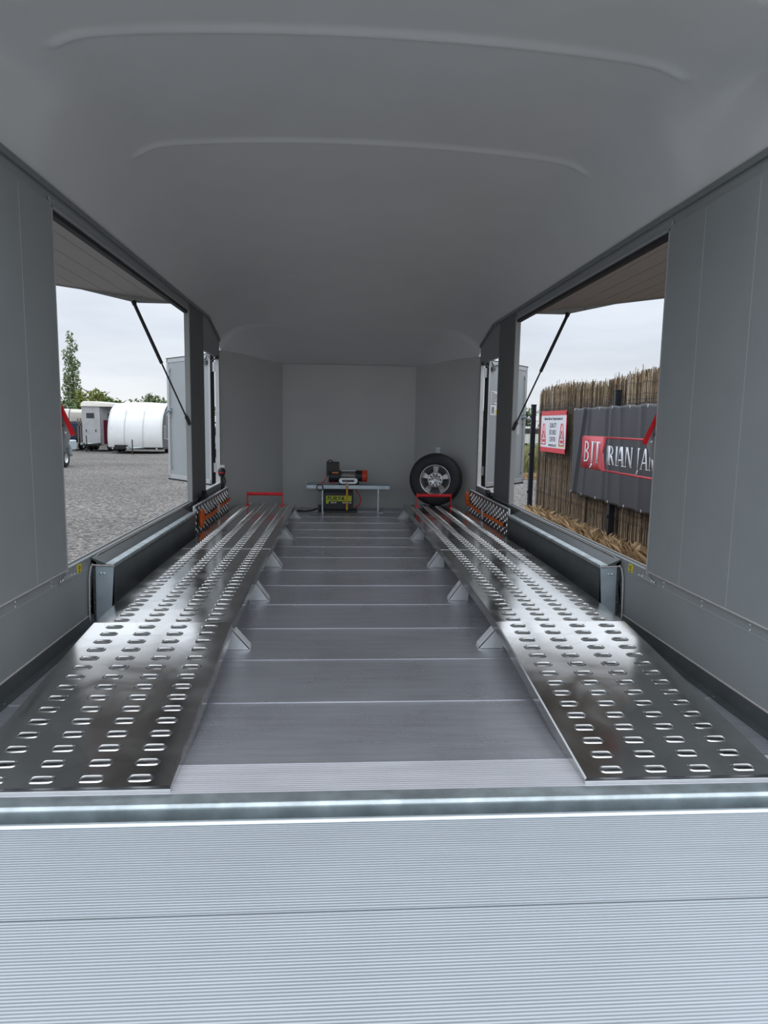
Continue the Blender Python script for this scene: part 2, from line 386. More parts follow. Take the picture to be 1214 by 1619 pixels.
# ================================================================== PERFORATED WHEEL RAMPS
X0r, X1r = .462, .925
def slot_sheet(m, pt, ylen, cols, rows, x0, x1):
    """pt(u,v,h)->3D. u across, v along, h above surface. cols: slot centres, rows: slot centres"""
    def ring(cu, cv, a, r, n=24):
        o = []
        for i in range(n):
            th = 2*PI*i/n; c_, s_ = math.cos(th), math.sin(th)
            o.append((cu+(a if c_ > 0 else -a)*(1 if abs(c_) > 1e-9 else 0)+r*c_, cv+r*s_))
        return o
    ub = [x0]+[(a+b_)/2 for a, b_ in zip(cols[:-1], cols[1:])]+[x1]
    ub[0] = cols[0]-.05; ub[-1] = cols[-1]+.05
    vb = [0]+[(a+b_)/2 for a, b_ in zip(rows[:-1], rows[1:])]+[ylen]
    n = 24
    def P(u, v, h=0): return pt(u, v, h)
    # side margins
    for ua, ubb in ((x0, ub[0]), (ub[-1], x1)):
        for a, b_ in zip(vb[:-1], vb[1:]):
            m.add([P(ua, a), P(ubb, a), P(ubb, b_), P(ua, b_)], [(0, 1, 2, 3)])
    for i, cu in enumerate(cols):
        for k, cv in enumerate(rows):
            ua, uc, va, vc = ub[i], ub[i+1], vb[k], vb[k+1]
            a, r = .0145, .0088
            R = [ring(cu, cv, a, r+.0056), ring(cu, cv, a, r+.0030), ring(cu, cv, a, r+.0010), ring(cu, cv, a, r), ring(cu, cv, a, r)]
            H = [0, .0020, .0026, .0018, -.004]
            rect = []
            for j, (u, v) in enumerate(R[0]):
                du, dv = u-cu, v-cv
                k1 = min(((uc-cu)/du if du > 1e-9 else (ua-cu)/du if du < -1e-9 else 1e9), ((vc-cv)/dv if dv > 1e-9 else (va-cv)/dv if dv < -1e-9 else 1e9))
                rect.append((cu+du*k1, cv+dv*k1))
            # corners: snap the nearest samples
            for cc in ((ua, va), (uc, va), (ua, vc), (uc, vc)):
                jj = min(range(n), key=lambda j: (rect[j][0]-cc[0])**2+(rect[j][1]-cc[1])**2); rect[jj] = cc
            vs = [P(u, v) for u, v in rect]
            for rg, h in zip(R, H): vs += [P(u, v, h) for u, v in rg]
            fs0 = [(j, (j+1) % n, n+(j+1) % n, n+j) for j in range(n)]
            m.add(vs[:2*n], fs0)
            fs1 = [(q_*n+j, q_*n+(j+1) % n, (q_+1)*n+(j+1) % n, (q_+1)*n+j) for q_ in range(4) for j in range(n)]
            m.add(vs[n:], fs1, True)
def make_ramp(sg, label):
    root = empty('wheel_ramp', (sg*.69, 1.39, 0), label, 'ramp', 'perforated wheel ramps')
    ox = sg*.69
    cols = [.530, .635, .740, .845]; mid = .69
    def prof(yy):      # top surface height at world y
        return interp(yy, [1.39, 2.20, 2.30, 2.45, 2.65, 2.90, 3.20, 3.60, 5.80], [.0125, .1010, .1105, .1165, .1215, .1255, .1275, .127, .112])
    secs = [(1.406, 2.30, 'lower_plate'), (2.302, 3.60, 'middle_plate'), (3.602, 5.80, 'upper_plate')]
    for ya, yb, nm in secs:
        m = MB(); L_ = yb-ya; nr = int(round(L_/.0591)); pit = L_/nr
        rows = [pit*(i+.5) for i in range(nr)]
        if nm == 'lower_plate': rows = [.029+.0591*i for i in range(15)]
        z_off = {'lower_plate': .002, 'middle_plate': 0, 'upper_plate': .0}[nm]
        def pt(u, v, h):
            yy = ya+v; return (sg*(u), yy-1.39, prof(yy)+z_off+h)
        # when sg=+1 or -1, u is |x|
        def pt2(u, v, h, pt=pt):
            p = pt(u, v, h); return (p[0]-ox, p[1], p[2])
        slot_sheet(m, pt2, L_, cols, rows, X0r, X1r)
        # folded down side flanges, front edge
        n = 14
        for xe in (X0r, X1r):
            for i in range(n):
                a, b_ = ya+L_*i/n, ya+L_*(i+1)/n
                za, zb = prof(a)+z_off, prof(b_)+z_off
                dpt = .036
                la, lb = max(.001, za-dpt), max(.001, zb-dpt)
                x = sg*xe-ox; xi = x+(.0 if 0 else 0)
                s_ = (1 if xe == X1r else -1)*sg
                m.add([(x, a-1.39, za), (x, b_-1.39, zb), (x+s_*.003, b_-1.39, zb-.004), (x+s_*.003, a-1.39, za-.004)], [(0, 1, 2, 3)], True)
                m.add([(x+s_*.003, a-1.39, za-.004), (x+s_*.003, b_-1.39, zb-.004), (x+s_*.003, b_-1.39, lb), (x+s_*.003, a-1.39, la)], [(0, 1, 2, 3)])
        o = m.build(nm, SHEET, root)
        bpy.context.view_layer.objects.active = None
    e_ = MB(); e_.box(-(X1r-X0r)/2, (X1r-X0r)/2, (.014), .018, .001, .0085); e_.build('leading_edge', ALUP, root, bevel=.001)
    # cross strips where sections meet
    e_ = MB()
    for yy in (3.601,): e_.box(-(X1r-X0r)/2, (X1r-X0r)/2, yy-1.39-.0008, yy-1.39+.0008, prof(yy)-.004, prof(yy)+.0012)
    e_.build('joint_strip', ALU, root)
    # feet
    for yy in (2.33, 3.0, 3.72, 4.63, 5.67):
        for side in (-1, 1):       # inner side (toward centre) and outer
            f = MB(); inner = (side == 1)
            if not inner: 
                x_e, dx = X1r, -.05
            else: x_e, dx = X0r, -.053
            xe = sg*x_e-ox; q_ = sg*dx
            h0 = prof(yy)-.004
            yl = yy-1.39
            # triangular gusset plate facing the rear, plus sloping and base flanges
            f.prism([(xe+sg*.035, yl, .002), (xe+q_, yl, .002), (xe+q_, yl, .010), (xe+sg*.006, yl, h0-.03), (xe+sg*.035, yl, h0-.03)], (0, .003, 0))
            f.prism([(xe+q_, yl, .004), (xe+q_, yl, .012), (xe+sg*.006, yl, h0-.026), (xe+sg*.006, yl, h0-.034)], (0, .05, 0))
            f.prism([(xe+sg*.035, yl, .0), (xe+q_-sg*.002, yl, .0), (xe+q_-sg*.002, yl, .004), (xe+sg*.035, yl, .004)], (0, .05, 0))
            f.build('foot', ALUP, root)
    # wheel stop
    st = bpy.data.objects.new('wheel_stop', None); COL.objects.link(st); st.parent = root
    xa, xb = .556, .842
    ys_ = 5.60-1.39
    b_ = MB(); b_.tube([(sg*xa-ox, ys_, .212), (sg*xb-ox, ys_, .212)], .0135, 14); b_.build('stop_bar', RED, st)
    for xx in (xa, xb):
        p = MB(); x = sg*xx-ox
        p.prism([(x-.003, ys_-.018, .118), (x-.003, ys_+.035, .118), (x-.003, ys_+.014, .232), (x-.003, ys_-.014, .232)], (.006, 0, 0))
        p.box(x-.018, x+.018, ys_-.03, ys_+.03, .114, .120); p.dome((x-.009, ys_-.02, .12), (0, 0, 1), .006)
        p.build('stop_bracket', RED, st)
    return root
make_ramp(-1, 'left perforated metal wheel ramp running along the trailer floor beside the gravel yard side')
make_ramp(1, 'right perforated metal wheel ramp running along the trailer floor toward the spare wheel')

# ================================================================== WHEEL ARCH BOXES
for sg, lab in ((-1, 'long dark galvanised wheel arch box under the left window'), (1, 'long dark galvanised wheel arch box under the right window')):
    root = empty('wheel_arch_box', (sg*1.02, 2.66, 0), lab, 'wheel arch', 'wheel arch boxes')
    ya, yb = 2.655, 4.19
    def loc(x, y, z): return (sg*x-sg*1.02, y-2.66, z)
    m = MB()
    # inner face with soft roll at top
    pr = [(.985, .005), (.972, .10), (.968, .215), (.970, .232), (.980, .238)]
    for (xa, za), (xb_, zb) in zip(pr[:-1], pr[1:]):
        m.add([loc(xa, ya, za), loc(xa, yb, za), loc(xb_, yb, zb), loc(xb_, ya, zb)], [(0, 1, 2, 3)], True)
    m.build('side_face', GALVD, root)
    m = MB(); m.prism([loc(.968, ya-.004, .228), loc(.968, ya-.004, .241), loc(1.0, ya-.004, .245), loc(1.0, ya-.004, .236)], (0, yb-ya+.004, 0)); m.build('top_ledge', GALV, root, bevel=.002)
    m = MB(); m.prism([loc(1.0, ya-.004, .245), loc(1.052, ya-.004, .268), loc(1.052, ya-.004, .236), loc(1.0, ya-.004, .238)], (0, yb-ya+.004, 0)); m.build('rear_flange', GALVD, root)
    m = MB(); m.prism([loc(.968, ya-.006, .230), loc(.985, ya-.006, 0), loc(1.040, ya-.006, 0), loc(1.036, ya-.006, .238)], (0, .004, 0))
    for xx in (1.005, .985+.033): m.dome(loc(xx, ya-.006, .205), (0, -1, 0), .006)
    m.build('end_plate', GALVP, root)
    m = MB(); m.prism([loc(1.036, ya-.004, .0), loc(1.056, ya-.004, .0), loc(1.054, ya-.004, .262), loc(1.034, ya-.004, .250)], (0, .004, 0))
    for i in range(7): m.dome(loc(1.046, ya-.004, .02+.033*i), (0, -1, 0), .004)
    m.build('end_flange', GALVD, root)
    m = MB(); m.prism([loc(1.050, y_, z_) for y_, z_ in ((2.70, .268), (4.19, .268), (4.19, .236), (2.66, .236), (2.635, 0), (2.60, 0), (2.62, .20))], (sg*.004, 0, 0))
    for i in range(7): m.dome(loc(1.050, 2.623+i*.001, .02+.03*i), (-sg, 0, 0), .004)
    for i in range(12): m.dome(loc(1.050, 2.75+.125*i, .253), (-sg, 0, 0), .003)
    m.build('mounting_flange', GALVD, root)
    m = MB(); pts = [loc(1.048, y_, z_) for y_, z_ in ((2.60, .0), (2.605, .12), (2.612, .20), (2.63, .232), (2.66, .246), (2.68, .262), (2.72, .268), (3.3, .268), (4.18, .268))]
    m.tube(pts, .0035, 6); m.tube([loc(1.046, 2.635, .242), loc(.970, 2.648, .236)], .003, 6); m.build('sealant_bead', SEAL, root)
    m = MB(); m.box(-.08 if sg > 0 else .02, -.02 if sg > 0 else .08, -.045, .0, .0, .006)
    m.build('floor_tab', GALV, root)

# ================================================================== DIAMOND PLATE BRIDGES WITH ORANGE STRAPS
def diamond_board(sg, lab):
    ya, yb = 4.215, 5.50
    root = empty('chequer_plate_panel', (sg*.985, ya, 0), lab, 'metal panel', 'chequer plate panels standing against the walls')
    p = MB(); p.box(-.004, .004, 0, yb-ya, .02, .272); p.build('plate', mat('tread_base', (.22, .22, .22), .35, .8, .1, 10), root)
    n = MB()
    for i in range(26):
        for k in range(6):
            y_ = .03+i*.0485; z_ = .045+k*.040+(.0 if i % 2 == 0 else .020)
            if z_ > .262: continue
            d = .016; w = .006; tl = .0 
            a = (-sg*.0045, y_-.003, z_-d); b_ = (-sg*.0045, y_+.003, z_+d)
            v = [(-sg*.004, y_, z_-d), (-sg*.004, y_+w, z_), (-sg*.004, y_, z_+d), (-sg*.004, y_-w, z_), (-sg*.0095, y_, z_)]
            n.add(v, [(0, 1, 4), (1, 2, 4), (2, 3, 4), (3, 0, 4)])
    n.build('raised_pattern', mat('bright_tread', (.75, .75, .74), .28, .9), root)
    f = MB(); f.box(-.006, .006, -.004, .004, .015, .276); f.box(-.006, .006, 0, yb-ya, .270, .277); f.build('edge_rim', ALUP, root)
    return root
diamond_board(-1, 'chequer plate panel against left wall below the narrow doorway')
diamond_board(1, 'chequer plate panel against right wall below the narrow doorway, beside the spare wheel')
random.seed(4)
def strap(sg, lab, pts, bunch):
    root = empty('ratchet_strap', (sg*.97, pts[0][0], pts[0][1]-.0), lab, 'strap')
    m = MB(); vs = []
    P = [Vector((-sg*.004-(.0 if i % 2 else sg*.002), y-pts[0][0], z-pts[0][1])) for i, (y, z) in enumerate(pts)]
    for i, p in enumerate(P): vs += [p+Vector((0, 0, .012)), p+Vector((-sg*.002, 0, -.012))]
    vs2 = [Vector(v)+Vector((-sg*.003, 0, 0)) for v in vs]
    k = len(P)
    m.add(vs, [(2*i, 2*i+1, 2*i+3, 2*i+2) for i in range(k-1)], True); m.add(vs2, [(2*i, 2*i+1, 2*i+3, 2*i+2) for i in range(k-1)], True)
    m.build('webbing', ORANGE, root)
    by, bz = bunch[0]-pts[0][0], bunch[1]-pts[0][1]
    b = MB()
    for i in range(16):
        a = random.uniform(0, 2*PI); q_ = [Vector((-sg*(.012+.006*math.sin(s_*2+i)), by+random.uniform(.02,.055)*math.cos(a+s_*1.3)*(1 if i % 2 else .8), bz+.045*math.sin(a+s_*1.5)+random.uniform(-.01, .01))) for s_ in np.linspace(0, 3.5, 10)]
        b.tube(q_, .0055, 6)
    b.build('loose_bundle', ORANGE, root)
    r = MB(); ry, rz = P[len(P)//2].y, P[len(P)//2].z
    r.box(*sorted((-sg*.018, -sg*.004)), ry-.04, ry+.02, rz-.022, rz+.022); r.tube([(-sg*.015, ry-.03, rz-.03), (-sg*.015, ry-.03, rz+.03)], .006, 8)
    r.build('ratchet_buckle', ALU, root, bevel=.002)
    return root
strap(-1, 'orange ratchet strap bundled on the left chequer plate panel', [(4.33, .175), (4.5, .170), (4.7, .165), (4.95, .175), (5.25, .18), (5.48, .185)], (4.32, .185))
strap(1, 'orange ratchet strap stretched along the right chequer plate panel', [(4.27, .165), (4.6, .160), (4.9, .155), (5.2, .155), (5.48, .170)], (5.50, .20))

# small black latch clips on the panels' top edge
for sg, yy, lab in ((-1, 4.70, 'small black plastic clip on top of the left chequer plate panel'), (1, 4.98, 'small black plastic clip on top of the right chequer plate panel')):
    m = MB(); m.prism([(-.0, -.055, 0), (0, .055, 0), (0, .035, .035), (0, .012, .058), (0, -.012, .058), (0, -.035, .035)], (sg*.03, 0, 0)); m.box(*sorted((0, sg*.045)), -.02, .02, 0, .012)
    o = m.build('retaining_clip', BLACK, bevel=.004); o.location = (sg*1.0, yy, .268); tag(o, lab, 'clip', 'black clips on the chequer plate panels')
# yellow stickers
for sg, yy, lab in ((-1, 2.53, 'small yellow warning sticker on the left wall below the window'), (1, 2.56, 'small yellow warning sticker on the right wall below the window')):
    m = MB(); m.box(-.0008, .0008, -.018, .018, -.016, .016); o = m.build('warning_sticker', YELLOW); o.location = (sg*(HW-.0012), yy, .250); tag(o, lab, 'sticker', 'yellow wall stickers')
    k = MB(); x = -sg*.0012
    k.tube([(x, .008*math.cos(a), .004+.006*math.sin(a)) for a in np.linspace(0, 2*PI, 12)[:-1]], .0015, 5, closed=True); k.box(min(x, 0), max(x, 0)+.0001, -.008, .008, -.013, -.008); k.build('black_symbol', BLACK, o)

# black handset/lamp in left corner
root = empty('inspection_lamp', (-1.03, 5.50, .26), 'black handheld lamp with red band hanging in the left corner by the doorway', 'lamp')
m = MB(); m.tube([(0, 0, .10), (0, 0, .125), (0, -.002, .15), (0, -.003, .168)], [.018, .030, .030, .016], 14); m.build('lamp_head', BLACK, root)
m = MB(); m.tube([(0, 0, .126), (0, 0, .134)], .0315, 14); m.build('red_band', RED, root)
m = MB(); m.tube([(0, 0, .10), (.004, 0, .03), (0, 0, -.07)], .012, 8); m.tube([(.018, 0, .10), (.028, 0, .06), (.014, 0, .02), (.0, 0, -.02)], .007, 6); m.build('cable', BLACK, root)
m = MB(); m.box(-.02, .02, .02, .03, .15, .19); m.build('hook_plate', ALU, root)

# ================================================================== GULL-WING FLAPS
def flap(sg, lab):
    root = empty('side_flap', (sg*1.095, 2.44, 1.522), lab, 'flap', 'raised side flaps')
    Lx, up = 1.19, .150 if sg < 0 else .165
    a = math.atan2(up, Lx); D = Vector((sg*math.cos(a), 0, math.sin(a))); Nn = Vector((-sg*math.sin(a), 0, math.cos(a)))
    def q_(d, y, n): p = D*d+Nn*n; return (p.x, y, p.z)
    def slab(m, d0, d1, y0, y1, n0, n1):
        vs = [q_(d, y, n) for n in (n0, n1) for d, y in ((d0, y0), (d1, y0), (d1, y1), (d0, y1))]
        m.add(vs, [(3, 2, 1, 0), (4, 5, 6, 7), (0, 1, 5, 4), (1, 2, 6, 5), (2, 3, 7, 6), (3, 0, 4, 7)])
    YL = 2.02
    m = MB(); slab(m, 0, Lx, 0, YL, 0, .03)
    m.build('panel', FLAPM, root)
    m = MB()
    for k in range(1, 8): slab(m, Lx*k/8-.0015, Lx*k/8+.0015, .02, YL-.02, -.001, .001)
    m.build('lining_joints', mat('lining_joint', (.345, .32, .305), .5), root)
    m = MB(); slab(m, -.01, .02, 0, YL, -.008, .0); slab(m, Lx-.02, Lx+.004, 0, YL, -.006, .032); slab(m, 0, Lx, YL-.016, YL+.003, -.006, .032); slab(m, 0, Lx, -.003, .016, -.006, .032)
    m.build('edge_frame', mat('flap_frame', (.28, .28, .28), .4, .3), root)
    m = MB(); slab(m, -.012, .03, .02, YL-.02, -.018, -.008); m.build('rubber_seal', RUBBER, root)
    for yb in (YL-.012, .012):
        m = MB(); m.prism([q_(.02, yb, -.004), q_(.64, yb, -.004), q_(.29, yb, -.034), q_(.25, yb, -.034)], (0, .005, 0)); m.dome(q_(.40, yb-.001, -.013), (0, -1, 0), .008)
        m.build('stay_bracket', mat('stay_grey', (.30, .31, .31), .4, .5), root)
        top = Vector(q_(.28, yb-.015, -.030)); 
        bot = Vector((-sg*.035, yb+.035 if yb > 1 else yb-.03, .780-1.522))
        mid = top+(bot-top)*.50
        s_ = MB(); s_.tube([top, mid], .011, 12); s_.tube([top+Vector((0, 0, .0)), top+(bot-top)*.03], .014, 8); cyl = s_.build('gas_strut', BLACK, root)
        r_ = MB(); r_.tube([mid, bot], .0052, 10); r_.build('rod', BLACK, cyl)
        e_ = MB(); d_ = (top-bot).normalized(); e_.tube([bot-d_*.01, bot+d_*.05], .011, 10); e_.build('end_fitting', BLACK, cyl)
        bt = MB(); bt.prism([bot+Vector((-.0, .012, -.05)), bot+Vector((sg*.045, .012, -.03)), bot+Vector((sg*.045, .012, .03)), bot+Vector((0, .012, .02))], (0, .004, 0)); bt.build('lower_bracket', ALUP, cyl)
    return root
flap(-1, 'raised gull-wing side flap with brownish lining over the left window')
flap(1, 'raised gull-wing side flap with brownish lining over the right window')

# near posts' bracket with red wedge
for sg, lab in ((-1, 'red edged metal latch bracket on the left window post near the gravel'), (1, 'red edged metal latch bracket on the right window post before the banner')):
    root = empty('latch_bracket', (sg*1.06, 2.44, .76), lab, 'bracket', 'red edged latch brackets')
    x = lambda v: -sg*v
    m = MB(); m.prism([(x(.005), 0, .06), (x(.035), 0, -.01), (x(.010), 0, -.075), (x(-.012), 0, -.075), (x(-.012), 0, .06)], (0, .004, 0)); m.dome((x(.012), -.001, -.01), (0, -1, 0), .006); m.build('bracket_plate', ALU, root)
    m = MB(); m.prism([(x(-.004), -.004, .10), (x(-.004), -.004, .075), (x(.033), -.004, -.022), (x(.045), -.004, -.015)], (0, .014, 0)); m.build('red_edge', RED, root)

# ================================================================== SIDE DOORS (open)
def side_door(sg, name, sticker):
    H = Vector((sg*1.118, 5.63, 0)); Fr = Vector((sg*1.60, 6.20, 0)); d = (Fr-H).normalized(); L_ = (Fr-H).length
    ang = math.atan2(d.y, d.x)
    root = bpy.data.objects.new(name, None); COL.objects.link(root); root.location = (H.x, H.y, .285); root.rotation_euler = (0, 0, ang); struct(root)
    Hh = 1.045; t_ = .026
    s_ = 1 if sg < 0 else -1      # local +y side facing (camera)?
    # the inner face looks back toward the camera: local normal = s_*y
    m = MB(); m.box(.01, L_-.01, -t_/2, t_/2, .01, Hh-.01); m.build('door_panel', DOORM, root)
    m = MB()
    for z0, z1 in ((0, .035), (Hh-.035, Hh)): m.box(0, L_, -t_/2-.004, t_/2+.004, z0, z1)
    for x0, x1 in ((0, .03), (L_-.03, L_)): m.box(x0, x1, -t_/2-.004, t_/2+.004, 0, Hh)
    m.build('door_frame', mat('door_frame_grey', (.50, .52, .53), .4, .2), root, bevel=.002)
    m = MB(); m.box(-.006, .0, -t_/2-.004, t_/2+.004, 0, Hh); m.box(-.012, L_+.006, -t_/2-.006, t_/2+.006, -.012, 0); m.box(-.012, L_+.006, -t_/2-.006, t_/2+.006, Hh, Hh+.006); m.build('rubber_seal', RUBBER, root)
    f = s_*(t_/2+.012)
    # face side facing camera
    m = MB()
    xr = L_-.055
    m.tube([(xr, f, .10), (xr, f, Hh-.08)], .006, 8)
    for z in (.10, .55, Hh-.09): m.box(xr-.014, xr+.014, min(0, f), max(0, f), z-.012, z+.012)
    m.build('locking_bar', ALU, root)
    m = MB(); m.box(xr-.03, xr+.03, min(0, f*1.3), max(0, f*1.3), .585, .62); m.tube([(xr-.02, f*1.6, .60), (xr+.035, f*2.2, .565)], .008, 8); m.build('door_handle', GALV, root)
    m = MB(); m.tube([(.03, f, Hh-.01), (.03, f*1.6, Hh-.045), (.10, f*1.6, Hh-.03), (.2, f, Hh-.012)], .006, 8); m.box(.04, .09, min(0, f*1.2), max(0, f*1.2), Hh-.08, Hh-.05); m.build('stay_arm', GALVD, root)
    for z in (.10, Hh-.14):
        m = MB(); m.box(-.05, .02, -.006, .006, z, z+.075); m.tube([(-.03, 0, z), (-.03, 0, z+.075)], .008, 8); m.build('hinge', ALU, root)
    if sticker:
        m = MB(); m.box(.05, .21, f*.60-.0005, f*.60+.0005, .60, .80); st = m.build('instruction_sheet', mat('paper_white', (.75, .76, .78), .5), root)
        k = MB()
        for r_ in range(9): k.box(.06, .06+random.uniform(.05, .13), f*.66-.0005, f*.66+.0005, .785-.012*r_, .789-.012*r_)
        for xx in (.075, .10): k.box(xx, xx+.012, f*.66-.0005, f*.66+.0005, .615, .67)
        k.build('printed_lines', BLACK, st)
        k = MB(); k.box(.135, .165, f*.66-.0005, f*.66+.0005, .61, .645); k.build('yellow_patch', YELLOW, st)
        k = MB(); k.box(.06, .07, f*.68-.0005, f*.68+.0005, .785, .795); k.build('red_patch', RED, st)
    return root
side_door(-1, 'door_1', False); side_door(1, 'door_2', True)
# black latch stubs at the top corner of the doorways
for sg in (-1, 1):
    m = MB(); m.box(-.012, .012, -.02, .02, -.012, .016); m.tube([(0, 0, 0), (sg*.05, .02, -.03)], .006, 8)
    o = m.build('door_stop', BLACK, bevel=.003); o.location = (sg*1.06, 5.52, 1.292)
    tag(o, 'small black door stop at the top of the %s doorway' % ('left' if sg < 0 else 'right'), 'door stop', 'black door stops')

# ================================================================== SPARE WHEEL
def spare_wheel():
    root = empty('spare_wheel', (.735, 5.765, .335), 'spare wheel with black tyre and silver alloy rim against the front wall', 'wheel')
    root.rotation_euler = (0, 0, -math.radians(14))
    M = Matrix.Rotation(math.radians(90), 4, 'X')     # lathe z -> -y (towards camera)
    R = .222; w = .07
    t_ = MB(); prof = [(.125, w-.012), (.132, w), (.150, w+.006), (.185, w+.006), (.205, w-.004), (.217, w-.020), (R, w-.034)]
    for g in (-.034, -.012, .012, .034):
        pass
    tread = []
    for g in (.030, .010, -.010, -.030): tread += [(R+.001, g+.006), (R-.006, g+.004), (R-.006, g-.001), (R+.001, g-.003)]
    prof2 = prof+tread+[(r, -z) for r, z in prof[::-1]]
    t_.lathe(prof2, M, 56); t_.build('tyre', RUBBER, root)
    rim = MB(); rim.lathe([(.126, w-.008), (.131, w+.002), (.126, w+.004), (.120, w-.004), (.112, w-.022), (.106, w-.05), (.104, -.01), (.104, -.06)], M, 48); rim.lathe([(.131, w+.002), (.133, w-.010)], M, 48)
    rim.build('rim_barrel', mat('alloy', (.50, .51, .52), .3, .85, .04, 30), root)
    sp = MB()
    for i in range(5):
        a0 = 2*PI*i/5+.3
        pts = []
        for r, hw_, z in ((.040, .020, w-.022), (.070, .017, w-.030), (.108, .026, w-.040)):
            for sgn in (-1, 1):
                c_, s_ = math.cos(a0), math.sin(a0)
                pts.append((r*c_-sgn*hw_*s_, r*s_+sgn*hw_*c_, z))
        top = [M @ Vector(p) for p in pts]; bot = [M @ Vector((p[0], p[1], p[2]-.018)) for p in pts]
        sp.add(top+bot, [(0, 1, 3, 2), (2, 3, 5, 4), (6, 8, 9, 7), (8, 10, 11, 9), (0, 2, 8, 6), (2, 4, 10, 8), (1, 7, 9, 3), (3, 9, 11, 5)])
    sp.build('spokes', MATS['alloy'], root, bevel=.003)
    hb = MB(); hb.lathe([(.066, w-.034), (.066, w-.018), (.060, w-.012), (.030, w-.012), (.028, w-.022), (.0001, w-.022)], M, 40)
    
    hb.build('hub', mat('alloy_pale', (.62, .63, .64), .35, .7), root)
    nt = MB()
    for i in range(10):
        a = 2*PI*i/10; c_ = M @ Vector((.047*math.cos(a), .047*math.sin(a), w-.0118)); nt.dome(c_, (0, -1, 0), .0075, .002)
    nt.build('bolt_holes', BLACK, root)
    dk = MB(); dk.lathe([(.1035, w-.052), (.0001, w-.054)], M, 40); dk.build('hollow_shade_disc', mat('hollow_shade', (.05, .05, .055), .6, .2), root)  # dark disc standing in for the shade between the spokes
    return root
spare_wheel()
m = MB(); m.box(-.018, .018, 0, .010, -.10, .10); m.box(-.024, .024, -.03, .012, .096, .103); m.box(-.010, .010, -.012, .0, -.10, .1)
o = m.build('wheel_carrier', GALV, bevel=.001); o.location = (.757, 5.86, .50); tag(o, 'upright metal wheel carrier showing above the spare wheel', 'bracket')

# ================================================================== WINCH BENCH
TXTM = {}
def text_mesh(s_, size, mtl, name, parent, loc, rot, sx=1, ext=.0008, align='LEFT', offset=0, shear=0):
    cu = bpy.data.curves.new('t', 'FONT'); cu.body = s_; cu.size = size; cu.extrude = ext; cu.align_x = align; cu.offset = offset; cu.shear = shear; cu.resolution_u = 3
    o = bpy.data.objects.new('t', cu); COL.objects.link(o); bpy.context.view_layer.update()
    me = bpy.data.meshes.new_from_object(o.evaluated_get(bpy.context.evaluated_depsgraph_get())); bpy.data.objects.remove(o); bpy.data.curves.remove(cu)
    me.materials.clear(); me.materials.append(mtl); me.name = name
    for v in me.vertices: v.co.x *= sx
    o = bpy.data.objects.new(name, me); COL.objects.link(o); o.parent = parent; o.location = loc; o.rotation_euler = rot
    return o
bench = empty('winch_stand', (-.01, 6.15, 0), 'low metal stand of flat pale plate on thin legs by the front wall', 'stand')
m = MB(); m.box(-.372, .374, -.09, .12, .246, .254); m.box(-.372, .374, -.09, -.082, .214, .254); m.build('top_plate', GALVP, bench, bevel=.002)
for xx in (-.228, .270):
    m = MB(); m.box(xx-.006, xx+.006, -.088, -.078, .006, .215); m.box(xx-.006, xx+.045*(1 if xx > 0 else .3), -.10, -.07, 0, .006)
    if xx > 0: m.tube([(xx+.006, -.085, .01), (xx+.055, -.05, .045)], .004, 6)
    m.build('leg', GALV, bench)
bat = empty('battery', (-.09, 6.17, 0), 'black battery with yellow green label standing under the winch stand', 'battery')
m = MB(); m.box(-.150, .125, -.075, .06, .022, .185); m.build('case', BLACK, bat, bevel=.006)
m = MB(); m.box(-.150, .125, -.078, .063, .185, .202); m.build('lid', BLACK, bat, bevel=.005)
m = MB(); m.box(-.165, .165, -.09, .07, .0, .02); m.build('tray', BLACK, bat, bevel=.002)
m = MB(); m.prism([(-.118, -.0775, .150), (.112, -.0775, .150), (.112, -.0775, .100), (-.092, -.0775, .100), (-.096, -.0775, .078), (-.118, -.0775, .078)], (0, .002, 0)); lb = m.build('label', mat('lime_label', (.50, .58, .03), .5), bat)
text_mesh('FURYA', .050, BLACK, 'lettering', lb, (-.108, -.0785, .108), (PI/2, 0, 0), sx=1.02, offset=.0012, shear=.15)
m = MB()
for xa, xb in ((-.075, -.045), (-.040, -.025), (.03, .06), (.065, .085), (.09, .112)): m.box(xa, xb, -.0782, -.0765, .082, .093)
m.build('small_print', mat('print_pale', (.6, .62, .5), .5), lb)
m = MB(); m.tube([(.10, -.05, .20), (.10, -.05, .215)], .012, 8); m.build('positive_terminal', RED, bat)

win = empty('winch', (-.01, 6.12, .254), 'black electric winch with red end cap on the metal stand', 'winch')
m = MB(); m.box(-.195, -.080, -.045, .06, .075, .198); m.tube([(-.175, 0, .07), (-.08, 0, .07)], .055, 20); m.box(-.178, -.085, -.052, -.04, .10, .12)
m.build('motor_housing', BLACK, win, bevel=.006)
m = MB(); m.box(-.145, -.090, -.0535, -.045, .098, .112); m.build('orange_badge', mat('badge_orange', (.6, .2, .06), .5), win)
m = MB(); m.tube([(-.075, 0, .075), (-.06, 0, .075)], .052, 20); m.tube([(.065, 0, .075), (.128, 0, .075)], [.050, .050], 20); m.box(-.08, .10, -.05, .05, .0, .022); m.box(-.08, -.062, -.05, .05, .0, .1); m.box(.065, .085, -.05, .05, .0, .1); m.build('frame', BLACK, win)
m = MB(); m.tube([(-.06, 0, .075), (.066, 0, .075)], .036, 20); pts = [(-.055+.118*i/200, .038*math.cos(i*2*PI/12), .075+.038*math.sin(i*2*PI/12)) for i in range(200)]; m.tube(pts, .003, 5); m.build('rope_drum', mat('wire_rope', (.35, .34, .31), .4, .7, .1, 80), win)
m = MB(); m.tube([(-.065, -.035, .124), (.067, -.035, .124)], .007, 10); m.tube([(-.065, .035, .124), (.067, .035, .124)], .007, 10); m.build('tie_bar', ALU, win)
